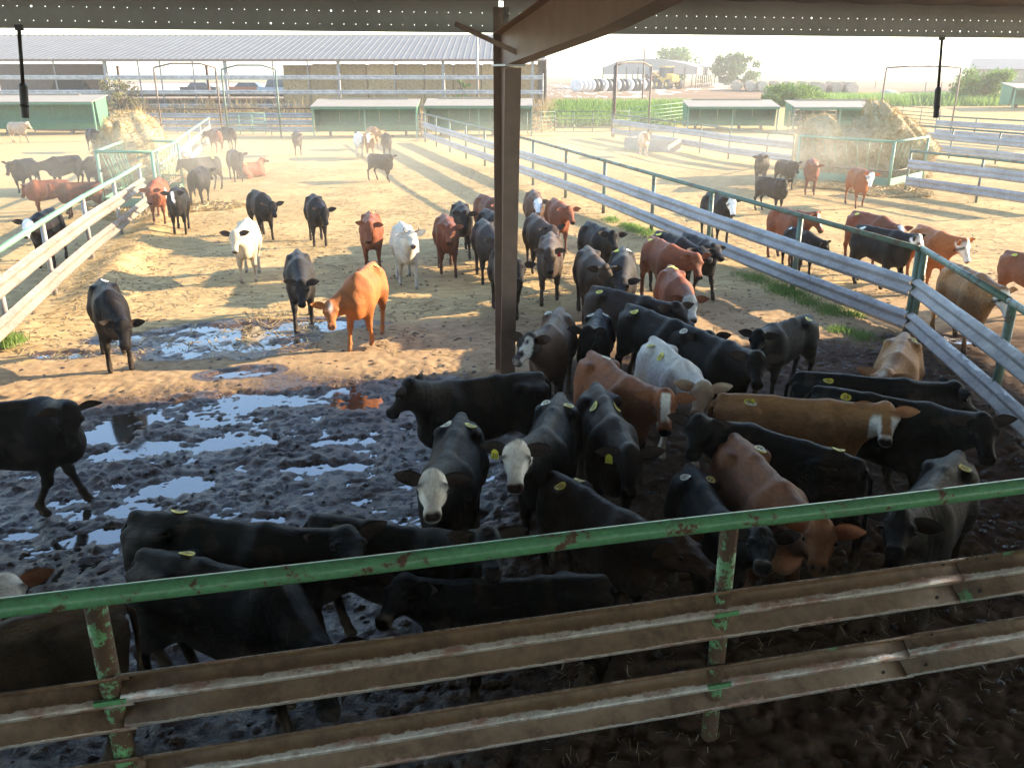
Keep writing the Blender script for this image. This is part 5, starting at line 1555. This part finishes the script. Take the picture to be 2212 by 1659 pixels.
B_ = BLACK
cow('black calf at the left picture edge, seen from the side with its head turned away', BRNBK, (-115, 884), (105, 866), (152, 880), (146, 955), False, size=1.0)
cow('black calf behind the green rail at left, yellow and white tag on its hip', B_, (335, 1122), (605, 1160), (745, 1142), (775, 1228), True, tags='ym yL wL')
cow('black calf closest to the rails at left with its head lowered under the upper guardrail', B_, (375, 1212), (590, 1262), (690, 1390), (712, 1545), True, tags='ym', fat=1.0, size=.98)
cow('black calf with a pale teal tag on its hip, second row behind the green rail', B_, (735, 1128), (950, 1165), (1052, 1142), (1066, 1236), True, tags='tr wr')
cow('black calf standing along the rusty rail facing left', B_, (1262, 1258), (985, 1278), (868, 1242), (815, 1345), True, mark='muzzle', size=.84, fat=.9)
cow('black white faced calf with bare ears facing the camera, drooling', B_, (990, 914), (962, 1003), (935, 1018), (933, 1110), True, mark='white', tags='yl wr', nose=(.06, .04, .035))
cow('black white faced calf wearing the yellow ear tag numbered 20', B_, (1205, 870), (1168, 955), (1115, 955), (1113, 1052), True, mark='white', tags='yl wr', nose=(.06, .03, .025), eartag=(M_tag_y, -1, '20'))
cow('black calf broadside below the column facing left', BRNBK, (1135, 812), (945, 838), (880, 822), (832, 890), False, tags='yr')
cow('dark brown calf facing the camera, yellow ear tag and two round yellow back tags', DKBR, (1290, 835), (1337, 935), (1362, 965), (1358, 1068), True, tags='ya yb', eartag=(M_tag_y, -1), belly=B_, headcol=BRNBK)
cow('red brown calf with a white blaze facing the camera in the crowd', RUST, (1288, 772), (1375, 838), (1438, 845), (1436, 934), True, mark='blaze', tags='wm', belly=DKBR)
cow('white calf with a beige face in the middle of the crowd', WHITE, (1418, 738), (1490, 803), (1520, 826), (1504, 895), True, tags='yr yb', headcol=(.45, .34, .23), nose=(.25, .16, .12), sock=(.3, .25, .2))
cow('black calf with a round yellow back tag whose head is hidden behind its black neighbour', BRNBK, (1365, 664), (1480, 712), (1532, 718), (1560, 775), True, tags='yr')
cow('black calf behind the white calf, its head lowered toward the right', BRNBK, (1482, 710), (1585, 755), (1635, 762), (1638, 832), True, tags='wr')
cow('black calf looking down right, just behind the two dark calves near the column', DKBR, (1300, 627), (1410, 655), (1460, 655), (1497, 705), True, tags='yr')
cow('red calf with a white face in front of the fence, yellow tags on its back', RED, (1445, 572), (1478, 622), (1490, 638), (1500, 693), True, mark='white', tags='ym yn', nose=(.12, .06, .05))
cow('black calf facing the camera at the right of the crowd, near the green grass', B_, (1728, 690), (1670, 708), (1640, 714), (1626, 768), True, tags='yl', walk=False)
cow('tan calf beside the corner post with its head turned left', TAN, (1955, 725), (1935, 788), (1915, 800), (1878, 838), True, mark='spot', tags='yl', ears=(.3, .15, .07))
cow('black calf in the right corner facing right behind the near black one', B_, (1775, 815), (1960, 834), (2066, 828), (2118, 890), False, tags='yr')
cow('black calf in the right corner with a big round yellow hip tag', B_, (1815, 848), (2020, 888), (2125, 898), (2142, 1000), True, tags='yr')
cow('tan calf with white cheeks turning its head to the camera, large ears', TAN, (1610, 862), (1800, 880), (1918, 872), (1914, 952), True, mark='cheeks', pn=True, tags='wr yr', nose=(.05, .04, .04), ears=(.34, .15, .07))
cow('black calf facing left toward the camera, in front of the tan calf with white cheeks', B_, (1800, 985), (1610, 930), (1512, 900), (1496, 982), True, pn=True, tags='yn yr')
cow('reddish brown calf lowering its head to the rusty rail, big orange ears', (.23, .10, .055), (1608, 968), (1695, 1065), (1776, 1124), (1768, 1222), True, tags='yl wl', headcol=(.24, .10, .045), ears=(.28, .09, .04), nose=(.16, .09, .06), sock=(.35, .27, .2))
cow('black calf with its nose at the green post and two yellow tags on its rump', B_, (1508, 1040), (1560, 1120), (1648, 1142), (1648, 1222), True, tags='yl wr', mark='muzzle')
cow('dark brown calf behind the green rail facing right toward the green post', DKBR, (1228, 1048), (1360, 1130), (1466, 1158), (1556, 1236), True, tags='yl yr', headcol=(.06, .03, .018), belly=B_)
cow('black calf nearest to the right corner facing the camera, head below the green rail', B_, (2055, 1002), (1995, 1080), (1948, 1104), (1934, 1190), True, tags='yl')
cow('brown and white faced calf peeking in at the lower left picture edge', GRBR, (-320, 1190), (-110, 1222), (8, 1244), (22, 1330), True, mark='white', ears=(.24, .10, .05), nose=(.2, .12, .1))
cow('grey brown calf whose rump fills the lower left corner', GRBR, (75, 1345), (-140, 1410), (-270, 1460), (-320, 1550), True, size=1.0)

cow('black calf sniffing the ground alone at left, short white tag on its hip', BRNBK, (215, 597), (243, 652), (263, 692), (268, 748), True, mark='', tags='wm', belly=BRNBK)
cow('grey black calf walking head down beside the orange one', (.03, .027, .026), (640, 530), (648, 580), (651, 605), (651, 662), True)
cow('bright orange calf drinking from the puddle', ORANGE, (812, 564), (755, 612), (713, 652), (717, 708), True, mark='spot', tags='yl', walk=True, sock=(.5, .22, .09), nose=(.4, .2, .12))
cow('cream calf with black ears at left walking toward the camera', (.58, .47, .33), (537, 470), (520, 498), (506, 500), (506, 546), True, ears=(.03, .02, .02), nose=(.1, .06, .05), sock=(.4, .3, .2))
cow('black calf walking right in the straw behind the cream calf', BRNBK, (542, 409), (578, 427), (588, 437), (594, 466), True)
cow('black calf standing alone in the straw left of the red calf', BRNBK, (672, 416), (690, 440), (700, 449), (705, 483), True)
cow('red calf facing the camera in the middle of the straw, yellow tag on its back', RED, (800, 456), (800, 478), (797, 480), (794, 525), True, tags='ym')
cow('creamy white horned calf facing the camera', (.55, .48, .38), (866, 481), (880, 503), (888, 499), (893, 531), True, horn=True, nose=(.15, .09, .08), sock=(.4, .35, .3))
cow('red calf walking toward the camera left of the brown column', DKRED, (958, 463), (968, 484), (972, 486), (969, 526), True)
cow('black calf just behind the red one left of the brown column', BRNBK, (992, 436), (1000, 455), (1004, 457), (1002, 496), True)
cow('reddish calf mostly hidden by the brown column, farthest of its group', DKRED, (1044, 424), (1068, 434), (1085, 440), (1096, 466), True)
cow('dark brown calf hidden behind the column in front of the reddish one', DKBR, (1050, 454), (1075, 470), (1090, 478), (1096, 510), True)
cow('dark grey calf standing left of the column, its front half behind it', (.035, .03, .028), (1040, 473), (1062, 500), (1078, 514), (1084, 560), True)
cow('black calf walking out from behind the column with one foot raised', BRNBK, (1082, 532), (1104, 563), (1120, 564), (1124, 606), True, walk=True)
cow('brown calf with a white face at the fence right of the column', (.09, .05, .033), (1150, 411), (1158, 428), (1162, 430), (1163, 461), True, mark='white', nose=(.2, .1, .09))
cow('red calf looking right at the fence right of the column', RED, (1195, 428), (1215, 447), (1229, 447), (1240, 481), True, tags='yl')
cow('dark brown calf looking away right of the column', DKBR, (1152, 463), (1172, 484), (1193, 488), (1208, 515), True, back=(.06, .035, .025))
cow('taupe calf facing the camera with a red tag in its ear', (.085, .06, .045), (1190, 501), (1188, 533), (1187, 538), (1189, 591), True, eartag=(M_tag_r, 1))
cow('dark calf looking right beside the bright green grass', BRNBK, (1275, 483), (1308, 500), (1324, 500), (1331, 536), True)
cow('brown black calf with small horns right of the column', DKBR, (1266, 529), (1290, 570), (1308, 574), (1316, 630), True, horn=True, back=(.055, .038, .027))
cow('grey black calf with its head down beside the horned calf', (.03, .027, .026), (1345, 534), (1348, 570), (1345, 600), (1338, 642), True, tags='yr wl')
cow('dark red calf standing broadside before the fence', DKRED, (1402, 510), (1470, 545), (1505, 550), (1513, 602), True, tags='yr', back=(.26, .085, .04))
cow('black calf half hidden behind the dark red one at the fence', BRNBK, (1432, 505), (1478, 522), (1515, 536), (1535, 560), True, tags='yr')
cow('black calf nearest the fence looking right over the guardrail', BRNBK, (1490, 509), (1528, 525), (1541, 528), (1562, 556), True)
cow('brown calf with a blotched black and white face looking left at the column foot', (.085, .05, .034), (1207, 674), (1182, 722), (1145, 722), (1112, 780), True, mark='blotch', tags='wr', headcol=DKBR, belly=DKBR, nose=(.3, .25, .22))
cow('black calf facing the camera between the blotched faced calf and the big black one', B_, (1293, 682), (1283, 715), (1270, 708), (1266, 775), True, tags='wl wr')

cow('red calf with a white patch on its side beside the left feeder', (.22, .07, .033), (346, 391), (330, 404), (323, 408), (324, 441), True, patch=(.05, .8, .17, WHITE))
cow('black calf with a white face standing beside the red one at the left feeder', B_, (386, 403), (376, 415), (371, 413), (375, 446), True, mark='blaze', tags='ym')
cow('black calf at far left looking at the camera', BRNBK, (66, 343), (28, 350), (17, 352), (13, 386), True)
cow('black calf in the middle of the three in the left pen', BRNBK, (165, 337), (105, 343), (80, 352), (66, 384), False)
cow('black calf nearest the hay pile in the left pen', BRNBK, (216, 336), (185, 344), (172, 352), (165, 380), True)
cow('red calf with its head out of sight in the left pen', RED, (128, 391), (70, 393), (50, 400), (42, 440), True)
cow('dark red calf facing the camera over the left fence', (.12, .045, .025), (198, 396), (140, 398), (98, 398), (96, 442), True, headcol=RED)
cow('black calf with a white face low behind the left fence', BRNBK, (112, 452), (76, 470), (58, 474), (54, 512), True, mark='white')
cow('black calf far back in front of the left green shelter', BRNBK, (188, 278), (208, 282), (218, 287), (223, 302), True)
cow('beige calf at the left edge before the green shelter', (.45, .33, .22), (20, 265), (50, 266), (60, 264), (72, 280), True)
cow('white calf at the pale fence behind the black group', WHITE, (378, 317), (402, 321), (413, 332), (419, 350), True)
cow('large black calf facing left beside the left feeder', B_, (462, 340), (415, 345), (385, 345), (374, 373), True, tags='yl yr')
cow('black calf seen from behind at the left feeder', B_, (420, 369), (436, 363), (449, 364), (460, 386), False)
cow('reddish brown calf seen from behind with white legs near the tall gateway', DKRED, (470, 283), (456, 280), (442, 284), (436, 298), False, sock=(.5, .4, .3))
cow('dark brown calf seen from behind next to the white legged one', DKBR, (500, 278), (482, 276), (470, 280), (465, 293), False)
cow('black calf standing beside the lying red calf', BRNBK, (498, 323), (512, 329), (519, 330), (524, 346), True)
cow('red calf lying in the straw with its head up', RED, (530, 354), (553, 352), (564, 340), (574, 352), True, lie=True, tags='yr')
cow('dark calf alone in front of the dark back fence', (.035, .028, .025), (640, 283), (641, 288), (641, 290), (639, 306), True)
cow('white calf in the little group before the middle shelter', WHITE, (772, 285), (776, 292), (778, 291), (779, 310), True)
cow('light tan calf walking to the camera with white legs before the middle shelter', TAN, (799, 286), (796, 292), (795, 290), (795, 311), True, mark='white', sock=WHITE)
cow('tan calf looking right behind the little group at the middle shelter', TAN, (795, 273), (815, 278), (822, 282), (828, 293), True)
cow('black calf at the right of the little group before the middle shelter', BRNBK, (832, 287), (836, 293), (839, 292), (840, 309), True)
cow('black calf walking right with its tail out, alone in the straw', BRNBK, (808, 334), (836, 336), (845, 336), (848, 359), True, walk=True)

cow('cream calf standing at the water tank in the right pen', (.55, .44, .32), (1389, 285), (1394, 289), (1398, 288), (1402, 305), True, headcol=(.35, .2, .1), sock=(.5, .42, .32))
cow('black calf farthest left by the big hay feeder', BRNBK, (1650, 331), (1645, 338), (1643, 337), (1640, 362), True)
cow('black calf standing at the corner of the big hay feeder', BRNBK, (1690, 347), (1710, 351), (1722, 352), (1725, 376), True)
cow('black calf in front of the others by the big hay feeder', BRNBK, (1656, 386), (1684, 390), (1696, 389), (1701, 416), True)
cow('red calf feeding in the dust by the big hay pile', RED, (1755, 341), (1758, 353), (1762, 357), (1762, 386), True)
cow('orange red calf with a white face in front of the green feeder', (.32, .11, .04), (1846, 363), (1870, 372), (1885, 374), (1881, 406), True, mark='white', nose=(.35, .2, .15), ears=(.35, .1, .04))
cow('black calf with a white face just behind the long fence', BRNBK, (1536, 419), (1570, 430), (1582, 428), (1585, 466), True, mark='white')
cow('red calf with a patched face behind the long fence', RED, (1678, 448), (1738, 465), (1765, 460), (1781, 502), True, mark='blaze')
cow('black calf with its head low behind the long fence', BRNBK, (1706, 491), (1758, 510), (1785, 522), (1801, 562), True, tags='wr', size=.8)
cow('red calf with a yellow tag behind the black one at the corner post', RED, (1853, 460), (1918, 476), (1943, 488), (1957, 516), True, mark='blaze', tags='yr')
cow('black calf with a white face behind the corner post', BRNBK, (1870, 490), (1948, 506), (1986, 508), (2006, 557), True, mark='white', tags='wr')
cow('orange calf with a white face right of the corner post', ORANGE, (1980, 484), (2056, 515), (2088, 518), (2099, 577), True, mark='white', nose=(.3, .18, .15))
cow('tan calf with a white face close behind the fence at the right edge', TAN, (2060, 572), (2135, 608), (2172, 624), (2188, 694), True, mark='white', tags='yr', nose=(.2, .1, .09))
cow('brown calf cut off by the right picture edge, yellow tag on its rump', (.25, .1, .05), (2200, 550), (2262, 565), (2298, 575), (2308, 622), True, tags='yr')

# ------------------------------------------------------------------ dusty air, and haze layers that imitate lens glare
m = bpy.data.materials.new('dusty_air'); m.use_nodes = True
nt = m.node_tree; nt.nodes.remove(nt.nodes['Principled BSDF'])
pv = nt.nodes.new('ShaderNodeVolumePrincipled')
pv.inputs['Color'].default_value = (0.97, 0.95, 0.92, 1)
pv.inputs['Density'].default_value = 0.0012
pv.inputs['Anisotropy'].default_value = 0.2
nt.links.new(pv.outputs[0], nt.nodes['Material Output'].inputs['Volume'])
o = MB().box((0, 500, 7.0), (3400, 2400, 17.6)).build('haze', m)
o.location = (0, 50, 0)
tag(o, 'pale dusty air over the whole feedlot', 'haze', kind='stuff')

# smoke-like dust hanging over the feeders, and broad layers imitating lens glare
def dust(label, u, v, r, dens):
    x, y = on(u, v)
    F = Field((-r[0] - .4, -r[1] - .4, -.2), (r[0] + .4, r[1] + .4, r[2] * 2 + .4), .3); F.ell((0, 0, r[2]), r, .1)
    V, Q = F.mesh()
    m = bpy.data.materials.new('dust'); m.use_nodes = True; nt = m.node_tree; nt.nodes.remove(nt.nodes['Principled BSDF'])
    pv = nt.nodes.new('ShaderNodeVolumePrincipled'); pv.inputs['Color'].default_value = (.99, .91, .76, 1); pv.inputs['Anisotropy'].default_value = .3
    tc = N(nt, 'ShaderNodeTexCoord'); mp = N(nt, 'ShaderNodeMapping'); mp.inputs['Scale'].default_value = (1 / r[0], 1 / r[1], 1 / r[2]); mp.inputs['Location'].default_value = (0, 0, -1)
    nt.links.new(tc.outputs['Object'], mp.inputs[0])
    ln = N(nt, 'ShaderNodeVectorMath', operation='LENGTH'); nt.links.new(mp.outputs[0], ln.inputs[0])
    fall = ramp(nt, ln.outputs['Value'], [(0.1, 1.0), (0.95, 0.0)])
    nt.links.new(mathn(nt, 'MULTIPLY', mathn(nt, 'MULTIPLY', fall, ramp(nt, noise(nt, .8, 3), [(.35, .15), (.7, 1.0)])), dens), pv.inputs['Density'])
    nt.links.new(pv.outputs[0], nt.nodes['Material Output'].inputs['Volume'])
    tag(link('dust_glare', np_mesh('dust_glare', V, Q, m), None, (x, y, 0)), label, 'dust', kind='stuff')
dust('thin cloud of pale dust drifting beside the right hay feeder', 1740, 405, (3.2, 2.4, 1.5), .15)
dust('thin veil of pale dust drifting in front of the left hay feeder', 400, 425, (3.6, 2.6, 1.5), .11)
dust('broad low layer of golden dust imitating lens glare over the middle of the pens', 1080, 410, (22, 15, 1.45), .032)  # volume added to lighten the mid-ground like lens glare
dust('low golden dust imitating lens glare over the left pen', 330, 470, (9, 8, 1.5), .04)  # second added layer, glare veil over the left side
